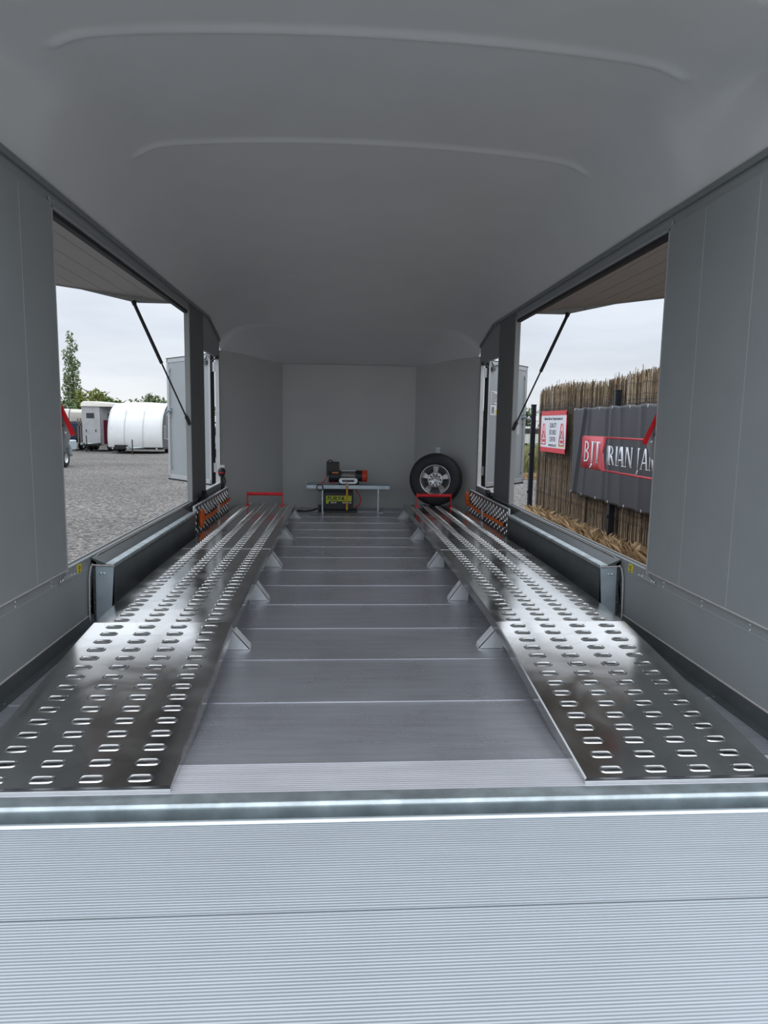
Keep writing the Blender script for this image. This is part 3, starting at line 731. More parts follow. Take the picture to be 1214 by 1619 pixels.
m = MB(); m.lathe([(.052, .125), (.054, .130), (.054, .165), (.048, .172), (.0001, .172)], Matrix.Translation((0, 0, .075)) @ Matrix.Rotation(PI/2, 4, 'Y'), 24); m.build('end_cap', mat('orange_red', (.62, .06, .02), .35), win)
m = MB()
def oval(cx, cz, a, r, y, n=20):
    return [(cx+(a if math.cos(t_) > 0 else -a)+r*math.cos(t_), y, cz+r*math.sin(t_)) for t_ in [2*PI*(i+.5)/n for i in range(n)]]
oo = oval(0, .034, .058, .026, -.066); ii = oval(0, .034, .045, .009, -.066); n_ = len(oo); o2 = [(x, y+.016, z) for x, y, z in oo]; i2 = [(x, y+.016, z) for x, y, z in ii]
m.add(oo+ii+o2+i2, [(i, (i+1) % n_, n_+(i+1) % n_, n_+i) for i in range(n_)]+[(2*n_+i, 3*n_+i, 3*n_+(i+1) % n_, 2*n_+(i+1) % n_) for i in range(n_)]+[(i, 2*n_+i, 2*n_+(i+1) % n_, (i+1) % n_) for i in range(n_)]+[(n_+i, n_+(i+1) % n_, 3*n_+(i+1) % n_, 3*n_+i) for i in range(n_)])
m.build('fairlead', ALUP, win, bevel=.002)
m = MB(); m.tube([(-.012, -.06, .035), (-.012, -.085, .03), (-.012, -.09, .0), (-.006, -.09, -.01), (.002, -.09, -.002), (.0, -.09, .008)], .005, 8); m.build('hook', GALV, win)
m = MB(); m.tube([(-.14, -.02, .20), (-.15, -.02, .215), (-.172, -.02, .215), (-.188, -.02, .20), (-.19, -.02, .17)], .005, 8); m.build('cable_loop', BLACK, win)
m = MB(); m.tube([(-.185, -.03, .08), (-.20, -.035, .05), (-.215, -.04, .025), (-.24, -.04, .008)], .004, 6); m.tube([(-.19, -.03, .07), (-.21, -.04, .03), (-.228, -.04, .006)], .004, 6); m.tube([(-.165, -.03, .008), (-.15, -.03, .018), (-.13, -.03, .018), (-.115, -.03, .008)], .004, 6); m.build('red_lead', RED, win)
m = MB(); m.box(-.009, .009, -.002, .002, -.232, 0); m.box(-.006, .006, -.003, .003, -.235, -.21)
o = m.build('hook_strap', mat('amber_webbing', (.55, .28, .03), .7, 0, .2, 80)); o.location = (-.020, 6.028, .262); tag(o, 'thin amber webbing strap hanging from the winch hook', 'strap')
m = MB(); m.tube([(0, 0, 0), (.03, -.02, -.01), (.065, -.03, -.06), (.075, -.03, -.11), (.06, -.03, -.15), (.02, -.01, -.178)], .005, 8)
o = m.build('red_cable', RED); o.location = (.03, 6.13, .215); tag(o, 'red battery cable curving down beside the battery', 'cable')
m = MB()
m.tube([(0, 0, .03), (-.05, .0, .012), (-.11, -.03, .006), (-.17, -.02, .010), (-.24, -.05, .005), (-.33, -.03, .005)], .006, 8); m.tube([(0, 0, .03), (-.04, -.02, .010), (-.12, -.05, .006), (-.20, -.06, .006), (-.30, -.07, .006)], .005, 8); m.box(-.0, .03, -.02, .02, .0, .06)
o = m.build('power_cable', BLACK); o.location = (-.28, 6.14, 0); tag(o, 'black power cables running along the floor left of the battery', 'cable')
m = MB(); m.tube([(.028*math.cos(a), 0, .028*math.sin(a)) for a in np.linspace(0, 2*PI, 16)[:-1]], .005, 6, closed=True)
o = m.build('cable_tie_loop', BLACK); o.location = (-.262, 6.05, .225); tag(o, 'black cable loop at the left end of the winch stand', 'cable')

# ================================================================== OUTDOORS: GROUND
def ground_mat(name, cols, scale, bump, extra=None):
    M = bpy.data.materials.new(name); M.use_nodes = True
    n, l = M.node_tree.nodes, M.node_tree.links; b = n['Principled BSDF']; b.inputs['Roughness'].default_value = .9; b.inputs['Specular IOR Level'].default_value = .2
    t_ = n.new('ShaderNodeTexCoord')
    v = n.new('ShaderNodeTexVoronoi'); v.inputs['Scale'].default_value = scale; l.new(t_.outputs['Object'], v.inputs[0])
    s_ = n.new('ShaderNodeSeparateColor'); l.new(v.outputs['Color'], s_.inputs[0])
    r = n.new('ShaderNodeValToRGB'); l.new(s_.outputs[0], r.inputs[0])
    for i, c_ in enumerate(cols):
        p = i/(len(cols)-1); el = r.color_ramp.elements[i] if i < 2 else r.color_ramp.elements.new(p)
        el.position = p; el.color = (*c_, 1)
    big = n.new('ShaderNodeTexNoise'); big.inputs['Scale'].default_value = .35; big.inputs['Detail'].default_value = 6; l.new(t_.outputs['Object'], big.inputs[0])
    mr = n.new('ShaderNodeMapRange'); mr.inputs[1].default_value = .3; mr.inputs[2].default_value = .7; mr.inputs[3].default_value = .78; mr.inputs[4].default_value = 1.2; l.new(big.outputs[0], mr.inputs[0])
    d1 = n.new('ShaderNodeMapRange'); d1.inputs[1].default_value = 0; d1.inputs[2].default_value = .5; d1.inputs[3].default_value = 1.1; d1.inputs[4].default_value = .6; l.new(v.outputs['Distance'], d1.inputs[0])
    mm = n.new('ShaderNodeMath'); mm.operation = 'MULTIPLY'; l.new(mr.outputs[0], mm.inputs[0]); l.new(d1.outputs[0], mm.inputs[1])
    sc = n.new('ShaderNodeVectorMath'); sc.operation = 'SCALE'; l.new(r.outputs[0], sc.inputs[0]); l.new(mm.outputs[0], sc.inputs['Scale']); l.new(sc.outputs[0], b.inputs['Base Color'])
    bu = n.new('ShaderNodeBump'); bu.inputs['Distance'].default_value = bump; bu.invert = True; l.new(v.outputs['Distance'], bu.inputs['Height']); l.new(bu.outputs[0], b.inputs['Normal'])
    return M
GRAVEL = ground_mat('gravel', [(.10, .095, .09), (.20, .19, .18), (.30, .28, .26), (.46, .43, .40)], 28, .03)
DIRT = ground_mat('dry_ground', [(.30, .19, .10), (.42, .28, .16), (.50, .36, .21)], 30, .02)
MEADOW = ground_mat('meadow', [(.16, .20, .05), (.24, .28, .08), (.34, .33, .14)], 8, .05)
def ground(name, x0, x1, y0, y1, m_, dz=0):
    g = MB(); g.add([(x0, y0, gz(y0)+dz), (x1, y0, gz(y0)+dz), (x1, y1, gz(y1)+dz), (x0, y1, gz(y1)+dz)], [(0, 1, 2, 3)])
    return struct(g.build(name, m_))
ground('ground', -160, 160, -20, 250, GRAVEL)
ground('dry_verge', 1.95, 3.6, -2, 10.6, DIRT, .012)
ground('grass_verge', 3.3, 40, 18.3, 20.0, DIRT, .014)
ground('meadow', 3.4, 120, 19.9, 240, MEADOW, .018)

# ================================================================== TREES AND HEDGES
def leafmat(name, c1, c2):
    M = bpy.data.materials.new(name); M.use_nodes = True
    n, l = M.node_tree.nodes, M.node_tree.links; b = n['Principled BSDF']; b.inputs['Roughness'].default_value = .6; b.inputs['Specular IOR Level'].default_value = .25
    g = n.new('ShaderNodeNewGeometry'); r = n.new('ShaderNodeValToRGB'); l.new(g.outputs['Random Per Island'], r.inputs[0])
    r.color_ramp.elements[0].color = (*c1, 1); r.color_ramp.elements[1].color = (*c2, 1); l.new(r.outputs[0], b.inputs['Base Color'])
    return M
LEAF1 = leafmat('leaves_grey_green', (.10, .14, .06), (.24, .29, .15))
LEAF2 = leafmat('leaves_yellow_green', (.08, .11, .02), (.27, .29, .06))
LEAF3 = leafmat('leaves_dark_green', (.05, .09, .03), (.15, .21, .08))
BARK = mat('bark', (.12, .09, .06), .9, 0, .3, 10)
def leaves(m_, blobs, n, size, rng):
    tot = sum(b[3]*b[4]*b[5] for b in blobs)
    for cx, cy, cz, rx, ry, rz_ in blobs:
        k = int(n*rx*ry*rz_/tot)
        for _ in range(k):
            v = Vector((rng.gauss(0, 1), rng.gauss(0, 1), rng.gauss(0, 1))).normalized()*(rng.random()**.38)
            p = Vector((cx+v.x*rx, cy+v.y*ry, cz+v.z*rz_))
            a = Vector((rng.uniform(-1, 1), rng.uniform(-1, 1), rng.uniform(-.6, 1))).normalized(); b = a.orthogonal().normalized(); b = Matrix.Rotation(rng.uniform(0, 6.3), 3, a) @ b
            s_ = size*rng.uniform(.6, 1.3)
            m_.add([p-a*s_, p+b*s_*.45, p+a*s_, p-b*s_*.45], [(0, 1, 2, 3)])
def tree(x, y, h, w, kind, lab, n=2500, cat='tree', size=.13, name='broadleaf_tree', group='trees behind the yard', base=.25):
    rng = random.Random(int(x*97+y*13)); z0 = gz(y)
    root = empty(name, (x, y, z0), lab, cat, group)
    t_ = MB(); t_.tube([(0, 0, -.1), (.05, 0, h*.4), (0, .05, h*.85)], [w*.06, w*.045, .02], 8)
    for i in range(7):
        a = rng.uniform(0, 6.3); zz = h*(.3+.07*i); t_.tube([(0, 0, zz), (w*.3*math.cos(a), w*.3*math.sin(a), zz+h*.14)], [w*.022, .01], 6)
    t_.build('trunk', BARK, root)
    c_ = MB(); blobs = []
    if name == 'poplar_tree':
        for i in range(12):
            f = i/11; r = w*.5*(math.sin(PI*(.12+.80*f))**.6)*rng.uniform(.65, 1.0)
            blobs.append((rng.uniform(-.12, .12)*w, rng.uniform(-.1, .1)*w, h*(.12+.84*f), r, r, h*.065))
    else:
        for i in range(13):
            a = rng.uniform(0, 6.3); d = rng.uniform(0, .36)*w; zz = rng.uniform(base, .86)*h; r = w*rng.uniform(.15, .27)*(1.15-.5*zz/h)
            blobs.append((d*math.cos(a), d*math.sin(a), zz, r, r, r*.75))
        blobs.append((0, 0, h*.5, w*.35, w*.35, h*.33))
    leaves(c_, blobs, n, size, rng); c_.build('foliage', {1: LEAF1, 2: LEAF2, 3: LEAF3}[kind], root)
    return root
tree(-18.8, 50, 7.7, 1.7, 1, 'tall slender grey green poplar rising above the parked trailers', 2600, name='poplar_tree', size=.11)
tree(-19.4, 45, 4.0, 2.6, 2, 'yellow green bushy tree at the foot of the poplar, against the window post', 2600)
tree(-15.9, 46, 4.45, 3.4, 2, 'yellow green spreading tree right of the poplar above the horse trailer', 3200)
tree(-16.3, 42, 3.2, 3.2, 3, 'dark green rounded bush below the poplar', 2400)
tree(-13.6, 43, 3.35, 2.6, 3, 'low dark green bush between horse trailer roof and curved white trailer', 1900)
tree(-12.9, 47.5, 4.1, 3.0, 1, 'feathery grey green tree above the curved white trailer', 2400)
tree(-10.2, 46, 3.6, 3.0, 2, 'yellow green low tree beside the open left door', 2400)
tree(-7.3, 47, 3.8, 2.8, 1, 'grey green tree seen behind the open left door', 1800)
tree(-4.6, 49, 3.8, 2.8, 3, 'dark green tree seen through the gap beside the left door', 1800)
hd = [(9.0, 70, 3), (12.6, 73, 1), (16.0, 70, 3), (19.6, 73, 3), (22.8, 70, 1), (26.2, 73, 3)]
hl = ['dark hedge tree beyond the meadow seen through the right doorway', 'pale green hedge tree beyond the meadow, left of the open right door', 'dark green hedge tree beyond the meadow behind the right door', 'tall dark green tree beyond the meadow beside the right door edge', 'grey green tree beyond the meadow just left of the black fence post', 'dark green tree beyond the meadow hidden partly by the reed fence']
for (x, y, k), lab in zip(hd, hl): tree(x, y, 3.9+(k == 3)*.5, 4.6, k, lab, 2600, size=.20, group='trees beyond the meadow', base=.12)

# ================================================================== PARKED TRAILERS ON THE LEFT
def wheel(parent, x, y, z, r, w=.18):
    m_ = MB(); M = Matrix.Translation((x, y, z)) @ Matrix.Rotation(PI/2, 4, 'Y')
    m_.lathe([(r*.55, -w/2), (r*.95, -w/2), (r, -w*.35), (r, w*.35), (r*.95, w/2), (r*.55, w/2)], M, 20)
    o = m_.build('wheel', RUBBER, parent)
    h = MB(); h.lathe([(r*.56, w*.45), (r*.5, w*.3), (.0001, w*.32)], M, 16); h.lathe([(r*.56, -w*.45), (r*.5, -w*.3), (.0001, -w*.32)], M, 16); h.build('hub', ALU, o)
def drawbar(parent, y0, z, L_=1.1, wid=.9):
    m_ = MB(); m_.tube([(-wid/2, y0, z), (0, y0-L_, z), (wid/2, y0, z)], .04, 8); m_.box(-.05, .05, y0-L_-.25, y0-L_+.1, z-.03, z+.05)
    m_.build('drawbar', GALV, parent)
    j = MB(); j.tube([(.10, y0-L_+.15, z-.28), (.10, y0-L_+.15, z+.40)], .025, 8); j.lathe([(.09, -.03), (.09, .03)], Matrix.Translation((.10, y0-L_+.15, z-.30)) @ Matrix.Rotation(PI/2, 4, 'Y'), 14); j.build('jockey_wheel', BLACK, parent)
# white curved trailer
root = empty('enclosed_trailer', (-9.70, 33.2, gz(33.2)), 'white trailer with smooth curved front and dark grey sides across the gravel yard', 'trailer'); 
HWt = 1.25
prof = [(-.10, .30), (-.17, .60), (-.16, .95), (-.06, 1.35), (.16, 1.72), (.50, 2.02), (.98, 2.24), (1.6, 2.38), (3.6, 2.42)]
def smoothp(P_, n=5):
    o = []
    for i in range(len(P_)-1):
        p0 = P_[max(0, i-1)]; p1 = P_[i]; p2 = P_[i+1]; p3 = P_[min(len(P_)-1, i+2)]
        for k in range(n):
            u = k/n; o.append(tuple(.5*((2*p1[j])+(-p0[j]+p2[j])*u+(2*p0[j]-5*p1[j]+4*p2[j]-p3[j])*u*u+(-p0[j]+3*p1[j]-3*p2[j]+p3[j])*u**3) for j in (0, 1)))
    return o+[P_[-1]]
pp = smoothp(prof); xs_ = np.linspace(-1, 1, 17); m = MB(); V = []
for (py, pz) in pp:
    for x in xs_:
        crown = (1-x*x); V.append((x*HWt, py-.32*crown*(1 if py < .5 else .4)+.10*(abs(x) > .95)*0, pz+.08*crown*(pz > 1.9)))
k = len(xs_); m.add(V, [(i*k+j, i*k+j+1, (i+1)*k+j+1, (i+1)*k+j) for i in range(len(pp)-1) for j in range(k-1)], True)
o = m.build('curved_shell', WHITE, root); sm_ = o.modifiers.new('t', 'SOLIDIFY'); sm_.thickness = .03
for xx in (-.42, .42):
    m = MB(); m.tube([(xx, py-.33*(1 if py < .5 else .4)*(1-(xx/HWt)**2)-.004, pz+.08*(1-(xx/HWt)**2)*(pz > 1.9)) for py, pz in pp[:30]], .02, 6)
    m.build('shell_seam', mat('seam_grey', (.55, .56, .55), .4), root)
for s_ in (-1, 1):
    m = MB()
    poly = [(s_*(HWt-.03), py+.06, pz-.04) for py, pz in pp]+[(s_*(HWt-.03), 3.6, .32)]
    m.prism(poly, (s_*.025, 0, 0))
    m.build('side_wall', mat('dark_grey_side', (.07, .075, .08), .45), root)
m = MB()
for ya, yb, za, zb in ((.30, .62, .70, 1.35), (.85, 1.5, .66, 1.9), (1.75, 3.3, .66, 2.1)):
    for a, b_, c_, d_ in ((ya, yb, za, za+.04), (ya, yb, zb-.04, zb), (ya, ya+.04, za, zb), (yb-.04, yb, za, zb)): m.box(HWt-.01, HWt+.006, a, b_, c_, d_)
m.build('side_trim', ALUP, root)
m = MB(); m.box(-HWt, HWt, -.05, 3.5, .20, .31); m.box(-.85, -.30, -.55, -.18, .24, .42); m.build('chassis', BLACK, root); drawbar(root, -.2, .30)
for y_ in (1.5, 2.2): 
    for s_ in (-1, 1): wheel(root, s_*(HWt-.1), y_, .29, .29)
for xx in (-1.03, .98):
    m = MB(); m.box(xx-.02, xx+.02, -.22, -.10, 1.05, 1.17); m.build('marker_lamp', BLACK, root)
    m = MB(); m.box(xx-.03, xx+.03, -.2, -.1, .22, .28); m.build('front_reflector', WHITE, root)
root.rotation_euler = (0, 0, math.radians(3))

# horse trailer (silver, maroon side)
SILV = mat('weathered_silver', (.48, .48, .49), .4, .35, .12, 3); MAROON = mat('maroon_panel', (.13, .012, .03), .4); CREAM = mat('cream_roof', (.72, .69, .62), .5, 0, .05, 3)
root = empty('horse_trailer', (-12.45, 35.2, gz(35.2)), 'tall silver horse trailer with maroon side panel and small front window', 'trailer')
hw_ = .44
m = MB(); m.prism([(-hw_, 0, .3), (hw_, 0, .3), (hw_, .0, 2.25), (hw_-.10, .0, 2.42), (-hw_+.10, 0, 2.42), (-hw_, 0, 2.25)], (0, .05, 0))
m.prism([(-hw_, .05, .3), (-hw_-.0, .05, 2.25), (-hw_, 3.2, 2.25), (-hw_, 3.2, .3)], (.04, 0, 0)); m.prism([(hw_, .05, 1.6), (hw_+.62, .55, 1.6), (hw_+.62, .55, 2.25), (hw_, .05, 2.25)], (0, .03, 0)); m.box(hw_+.59, hw_+.62, .55, 3.2, 1.6, 2.25)
m.prism([(hw_, .05, .3), (hw_+.62, .55, .3), (hw_+.62, .55, 1.6), (hw_, .05, 1.6)], (0, .03, 0))
m.build('body', SILV, root)
m = MB(); m.box(hw_+.56, hw_+.635, .40, 3.2, .55, 1.62); m.prism([(hw_+.12, .14, .38), (hw_+.64, .545, .38), (hw_+.64, .545, 1.58), (hw_+.12, .14, 1.58)], (0, .02, 0)); m.build('side_panel', MAROON, root)
m = MB(); m.prism([(-hw_-.04, -.08, 2.24), (hw_+.66, -.08, 2.24), (hw_+.60, -.05, 2.42), (hw_, .0, 2.50), (-hw_+.1, .0, 2.50), (-hw_, -.05, 2.42)], (0, 3.3, 0)); m.build('roof', CREAM, root, bevel=.02)
m = MB(); m.box(-.22, .16, -.012, .0, 1.66, 1.92); m.build('front_window', mat('dark_glass', (.03, .035, .04), .12), root, bevel=.03)
m = MB(); m.prism([(hw_+.30, .26, 1.66), (hw_+.52, .43, 1.66), (hw_+.52, .43, 1.92), (hw_+.30, .26, 1.92)], (0, .02, 0)); m.build('side_window', MATS['dark_glass'], root)
m = MB(); m.box(-hw_-.1, hw_, -.06, 3.2, .38, .3); m.build('chassis', BLACK, root); drawbar(root, -.05, .42)
for xx in (-.25, .22):
    m = MB(); m.box(xx-.02, xx+.02, -.02, 0, .98, 1.10); m.build('grab_handle', BLACK, root)
m = MB()
for xx in (-hw_-.22, -hw_-.09): m.box(xx, xx+.05, -.05, .0, .4, 1.65)
m.box(-hw_-.24, -hw_, -.05, .0, 1.30, 1.38); m.build('ramp_post', mat('brown_timber', (.16, .13, .11), .7), root)
for y_ in (1.3, 2.0):
    for s_ in (-1, 1): wheel(root, s_*(hw_+.05), y_, .3, .3)
# blue and white stock trailer
BLUE = mat('navy_panel', (.012, .035, .11), .35)
root = empty('stock_trailer', (-14.55, 35.6, gz(35.6)), 'navy blue trailer with cream ribbed upper half behind the left window post', 'trailer')
m = MB(); m.box(-.9, .9, 0, 3.6, .55, 1.45); m.build('lower_body', BLUE, root, bevel=.05)
m = MB(); m.prism([(-.9, 0, 1.45), (.9, 0, 1.45), (.9, .08, 1.95), (.80, .2, 2.12), (-.80, .2, 2.12), (-.9, .08, 1.95)], (0, 3.4, 0)); m.build('upper_body', CREAM, root, bevel=.06)
m = MB()
for xx in (-.45, .0, .45, .88): m.tube([(xx, -.012, .5), (xx, -.012, 1.45), (xx, .04, 1.9), (xx, .2, 2.12)], .022, 6)
m.build('body_rib', GALVD, root)
m = MB(); m.lathe([(.02, -.12), (.24, -.10), (.27, 0), (.24, .05)], Matrix.Translation((.62, -.06, 1.0)) @ Matrix.Rotation(PI/2, 4, 'X'), 20); m.build('spare_wheel_cover', mat('teal_dark', (.02, .07, .10), .4), root)
m = MB(); m.box(-.9, .9, -.05, 3.5, .40, .55); m.build('chassis', BLACK, root); drawbar(root, -.05, .42)
for y_ in (1.4, 2.1):
    for s_ in (-1, 1): wheel(root, s_*.95, y_, .3, .3)
# silver small trailer end at left
root = empty('utility_trailer', (-8.62, 21.0, gz(21.0)), 'small silver utility trailer corner with black wheel, half hidden behind left window post', 'trailer')
m = MB(); m.box(-1.5, .12, 0, 1.6, .48, .80); m.build('tub', GALVP, root, bevel=.04)
m = MB(); pts = [(.30, -.1+.42*math.cos(a), .34+.42*math.sin(a)) for a in np.linspace(PI*1.02, -.02*PI, 14)]
vs = []; 
for p in pts: vs += [(p[0]-.24, p[1]+.42, p[2]), (p[0], p[1]+.42, p[2])]
m.add(vs, [(2*i, 2*i+1, 2*i+3, 2*i+2) for i in range(13)], True); o = m.build('mudguard', GALVP, root); o.modifiers.new('t', 'SOLIDIFY').thickness = .02
wheel(root, .18, .32, .28, .28)
m = MB(); m.box(-.3, .16, -.05, 0, .36, .5); m.tube([(-.1, -.02, .8), (.08, -.1, .88), (.22, -.1, .86)], .03, 8); m.build('lamp_bar', BLACK, root)
# vehicles far away (left gap and across the meadow)
def car(x, y, col, lab, name='parked_car', h=1.45, L_=4.2):
    z0 = gz(y)
    root = empty(name, (x, y, z0), lab, 'vehicle')
    m_ = MB()
    if h > 1.7:
        m_.prism([(-L_/2, -.9, .35), (L_/2, -.9, .35), (L_/2, -.9, 1.0), (L_/2-.5, -.9, h), (-L_/2, -.9, h)], (0, 1.8, 0))
    else:
        m_.prism([(-L_/2, -.85, .35), (L_/2, -.85, .35), (L_/2, -.85, .8), (L_/2-1.0, -.85, .95), (L_/2-1.6, -.85, h), (-L_/2+.7, -.85, h), (-L_/2+.1, -.85, .95)], (0, 1.7, 0))
    m_.build('body', col, root, bevel=.06)
    w_ = MB(); w_.box(-L_/2+.8, L_/2-1.5, -.93, -.89 if h > 1.7 else -.84, h*.66, h*.9); w_.build('side_window', MATS['dark_glass'], root)
    for xx in (-L_/2+.8, L_/2-.8):
        k = MB(); k.lathe([(.0001, -.1), (.3, -.1), (.32, 0), (.3, .1)], Matrix.Translation((xx, -.85, .32)) @ Matrix.Rotation(PI/2, 4, 'X'), 16); k.build('wheel', RUBBER, root)
car(-4.3, 31, mat('car_silver', (.55, .57, .6), .3, .4), 'silver grey car glimpsed through the gap beside the left door')
car(17.3, 62, WHITE, 'white van parked beyond the meadow near the black fence post', 'parked_van', 1.9, 5)
car(10.6, 64, mat('car_red', (.4, .03, .03), .3), 'dark red car beyond the meadow behind the right door', 'parked_car')
car(23.6, 63, MATS['car_silver'], 'silver car beyond the meadow, last one before the reed fence')

# ================================================================== REED FENCE, POSTS, MESH (right)
FX = 3.09
NAVY = mat('black_post_paint', (.012, .014, .022), .45)
def post(x, y, top, lab):
    m_ = MB(); m_.box(-.035, .035, -.03, .03, -.15, top-gz(y)); m_.box(-.04, .04, -.035, .035, top-gz(y), top-gz(y)+.012)
    for zz in (.3, .9, 1.5): m_.box(-.05, -.035, -.02, .02, zz, zz+.04)
    o = m_.build('fence_post', NAVY, bevel=.003); o.location = (x, y, gz(y)); tag(o, lab, 'post', 'black fence posts')
post(2.99, 10.72, 1.13, 'black square fence post standing free at the end of the reed fence')
post(3.03, 7.55, 1.21, 'black fence post behind the dark banner, its top and foot showing')
post(3.03, 4.40, 1.24, 'black fence post of the reed fence nearest the trailer, behind the wall')
# wire mesh panels
WIRE = mat('black_wire', (.02, .022, .03), .5)
def mesh_panel(ya, yb, lab):
    m_ = MB(); z0 = gz(ya)+.06; z1 = 1.10
    zs = [z0, z0+.25, .10, .17, .62, .69, 1.03, z1]
    def xo(z): return -.055*0
    n_ = int((yb-ya)/.05)
    for i in range(n_+1):
        y_ = ya+(yb-ya)*i/n_
        pts = [(FX-.045, y_, z0)]
        for zc in (-.18, .30, .78, 1.02): pts += [(FX-.045, y_, zc-.045), (FX-.085, y_, zc), (FX-.045, y_, zc+.045)]
        pts.append((FX-.045, y_, z1+.03))
        m_.tube(pts, .0026, 4, cap=False)
    for z in (z0, -.225, -.135, .06, .255, .345, .55, .735, .825, .975, 1.065, z1): m_.tube([(FX-.045, ya, z), (FX-.045, yb, z)], .003, 4, cap=False)
    o = m_.build('wire_mesh_panel', WIRE); tag(o, lab, 'fence', 'black wire mesh panels')
mesh_panel(7.55, 10.58, 'black wire mesh panel holding the red bordered sign'); mesh_panel(4.45, 7.45, 'black wire mesh panel behind the banner lettering')
# back fence across
m = MB()
for i in range(170):
    x = 3.3+i*.05; m.tube([(x, 20.0, gz(20)), (x, 20.0, .98)], .004, 4, cap=False)
for z in (-.6, -.2, .2, .6, .95): m.tube([(3.3, 20.0, z), (11.8, 20.0, z)], .005, 4, cap=False)
o = m.build('wire_mesh_panel', WIRE); tag(o, 'far black wire mesh fence in front of the meadow', 'fence')
# reeds
def reedmat():
    M = bpy.data.materials.new('reed'); M.use_nodes = True
    n, l = M.node_tree.nodes, M.node_tree.links; b = n['Principled BSDF']; b.inputs['Roughness'].default_value = .8; b.inputs['Specular IOR Level'].default_value = .2
    g = n.new('ShaderNodeNewGeometry'); r = n.new('ShaderNodeValToRGB'); l.new(g.outputs['Random Per Island'], r.inputs[0])
    cs = [(.03, .022, .014), (.17, .12, .075), (.36, .27, .175), (.55, .44, .31)]
    for i, c_ in enumerate(cs):
        el = r.color_ramp.elements[i] if i < 2 else r.color_ramp.elements.new(i/3); el.position = i/3; el.color = (*c_, 1)
    t_ = n.new('ShaderNodeTexCoord'); mp_ = n.new('ShaderNodeMapping'); mp_.inputs['Scale'].default_value = (1, 30, 6); l.new(t_.outputs['Object'], mp_.inputs[0])
    a = n.new('ShaderNodeTexNoise'); a.inputs['Scale'].default_value = 2; l.new(mp_.outputs[0], a.inputs[0])
    mr = n.new('ShaderNodeMapRange'); mr.inputs[1].default_value = .3; mr.inputs[2].default_value = .7; mr.inputs[3].default_value = .6; mr.inputs[4].default_value = 1.25; l.new(a.outputs[0], mr.inputs[0])
    sc = n.new('ShaderNodeVectorMath'); sc.operation = 'SCALE'; l.new(r.outputs[0], sc.inputs[0]); l.new(mr.outputs[0], sc.inputs['Scale']); l.new(sc.outputs[0], b.inputs['Base Color'])
    return M
REED = reedmat()
rng = random.Random(7); m = MB()
y = 10.72
while y > 3.0:
    for lay in range(3):
        yy = y+rng.uniform(-.01, .01); x = FX+.01+lay*.011+rng.uniform(-.004, .004); r = rng.uniform(.003, .0065)
        zt = 1.37+.025*math.sin(yy*2.1)+rng.uniform(-.06, .03)+(rng.random() < .08)*rng.uniform(0, .07)
        zb = gz(yy)+rng.uniform(.0, .06)
        l1, l2 = rng.uniform(-.018, .018), rng.uniform(-.012, .012)
        m.tube([(x, yy, zb), (x+l2*.5, yy+l1*.5, (zb+zt)/2), (x+l2, yy+l1, zt)], [r, r, r*.8], 5)
    y -= .0125
o = m.build('reed_screen', REED); tag(o, 'tall brown reed screen fence with ragged top beyond the right window', 'fence')
m = MB()
for z in (1.16, 1.28, .75, .35, -.1): m.tube([(FX-.008+.004*math.sin(i), 10.38-i*.1, z+.01*math.sin(i*1.7)) for i in range(74)], .0025, 4)
m.build('binding_wire', WIRE, o)
# weeds poking above the reeds
m = MB(); rng = random.Random(3)
for yy in (9.6, 8.85, 7.15, 6.95, 6.7, 7.9, 6.8):
    for i in range(6):
        h = rng.uniform(.06, .13); a = rng.uniform(-.05, .05); p = Vector((FX+.05, yy+rng.uniform(-.04, .04), 1.34))
        m.add([p, p+Vector((0, .012, 0)), p+Vector((a*.4, a, h))], [(0, 1, 2)])
o = m.build('weeds', LEAF1); tag(o, 'few pale green weed tips sticking up above the reed screen', 'weeds', kind='stuff')
# dry grass at foot
def grass(name, lab, n, box, hmin, hmax, mtl, seed, lean=.5, w=.004):
    rng = random.Random(seed); m_ = MB(); x0, x1, y0, y1 = box
    for _ in range(n):
        x = rng.uniform(x0, x1); y_ = rng.uniform(y0, y1); h = rng.uniform(hmin, hmax); a = rng.uniform(0, 6.3); b = rng.uniform(0, lean)*h; z = gz(y_)+.01
        dx, dy = math.cos(a), math.sin(a); ww = w*rng.uniform(.6, 1.4)
        m_.add([(x-dy*ww, y_+dx*ww, z), (x+dy*ww, y_-dx*ww, z), (x+dx*b*.4+dy*ww*.6, y_+dy*b*.4-dx*ww*.6, z+h*.6), (x+dx*b, y_+dy*b, z+h*.85), (x+dx*b*.4-dy*ww*.6, y_+dy*b*.4+dx*ww*.6, z+h*.6)], [(0, 1, 2, 3, 4)])
    o = m_.build(name, mtl); tag(o, lab, 'grass', kind='stuff'); return o
STRAW = leafmat('straw', (.16, .10, .05), (.66, .48, .29)); TALLG = leafmat('tall_grass', (.20, .22, .06), (.50, .46, .22))
grass('dry_grass', 'matted straw coloured dry grass along the foot of the reed fence', 90000, (2.0, 3.08, 3.4, 10.5), .008, .030, STRAW, 5, 1.4, .0016)
grass('dry_grass', 'tufts of taller dry stems against the reed fence foot', 2600, (2.86, 3.02, 4, 10.5), .04, .18, STRAW, 6, 1.2, .0016)
grass('verge_grass', 'dry tan grass strip before the far wire fence', 9000, (3.6, 9, 18.6, 20.0), .03, .12, STRAW, 8, 1.2, .012)
grass('meadow_grass', 'tall green and yellow meadow grass behind the far wire fence', 16000, (3.4, 13, 20.1, 27), .35, .95, TALLG, 9, .4, .014)

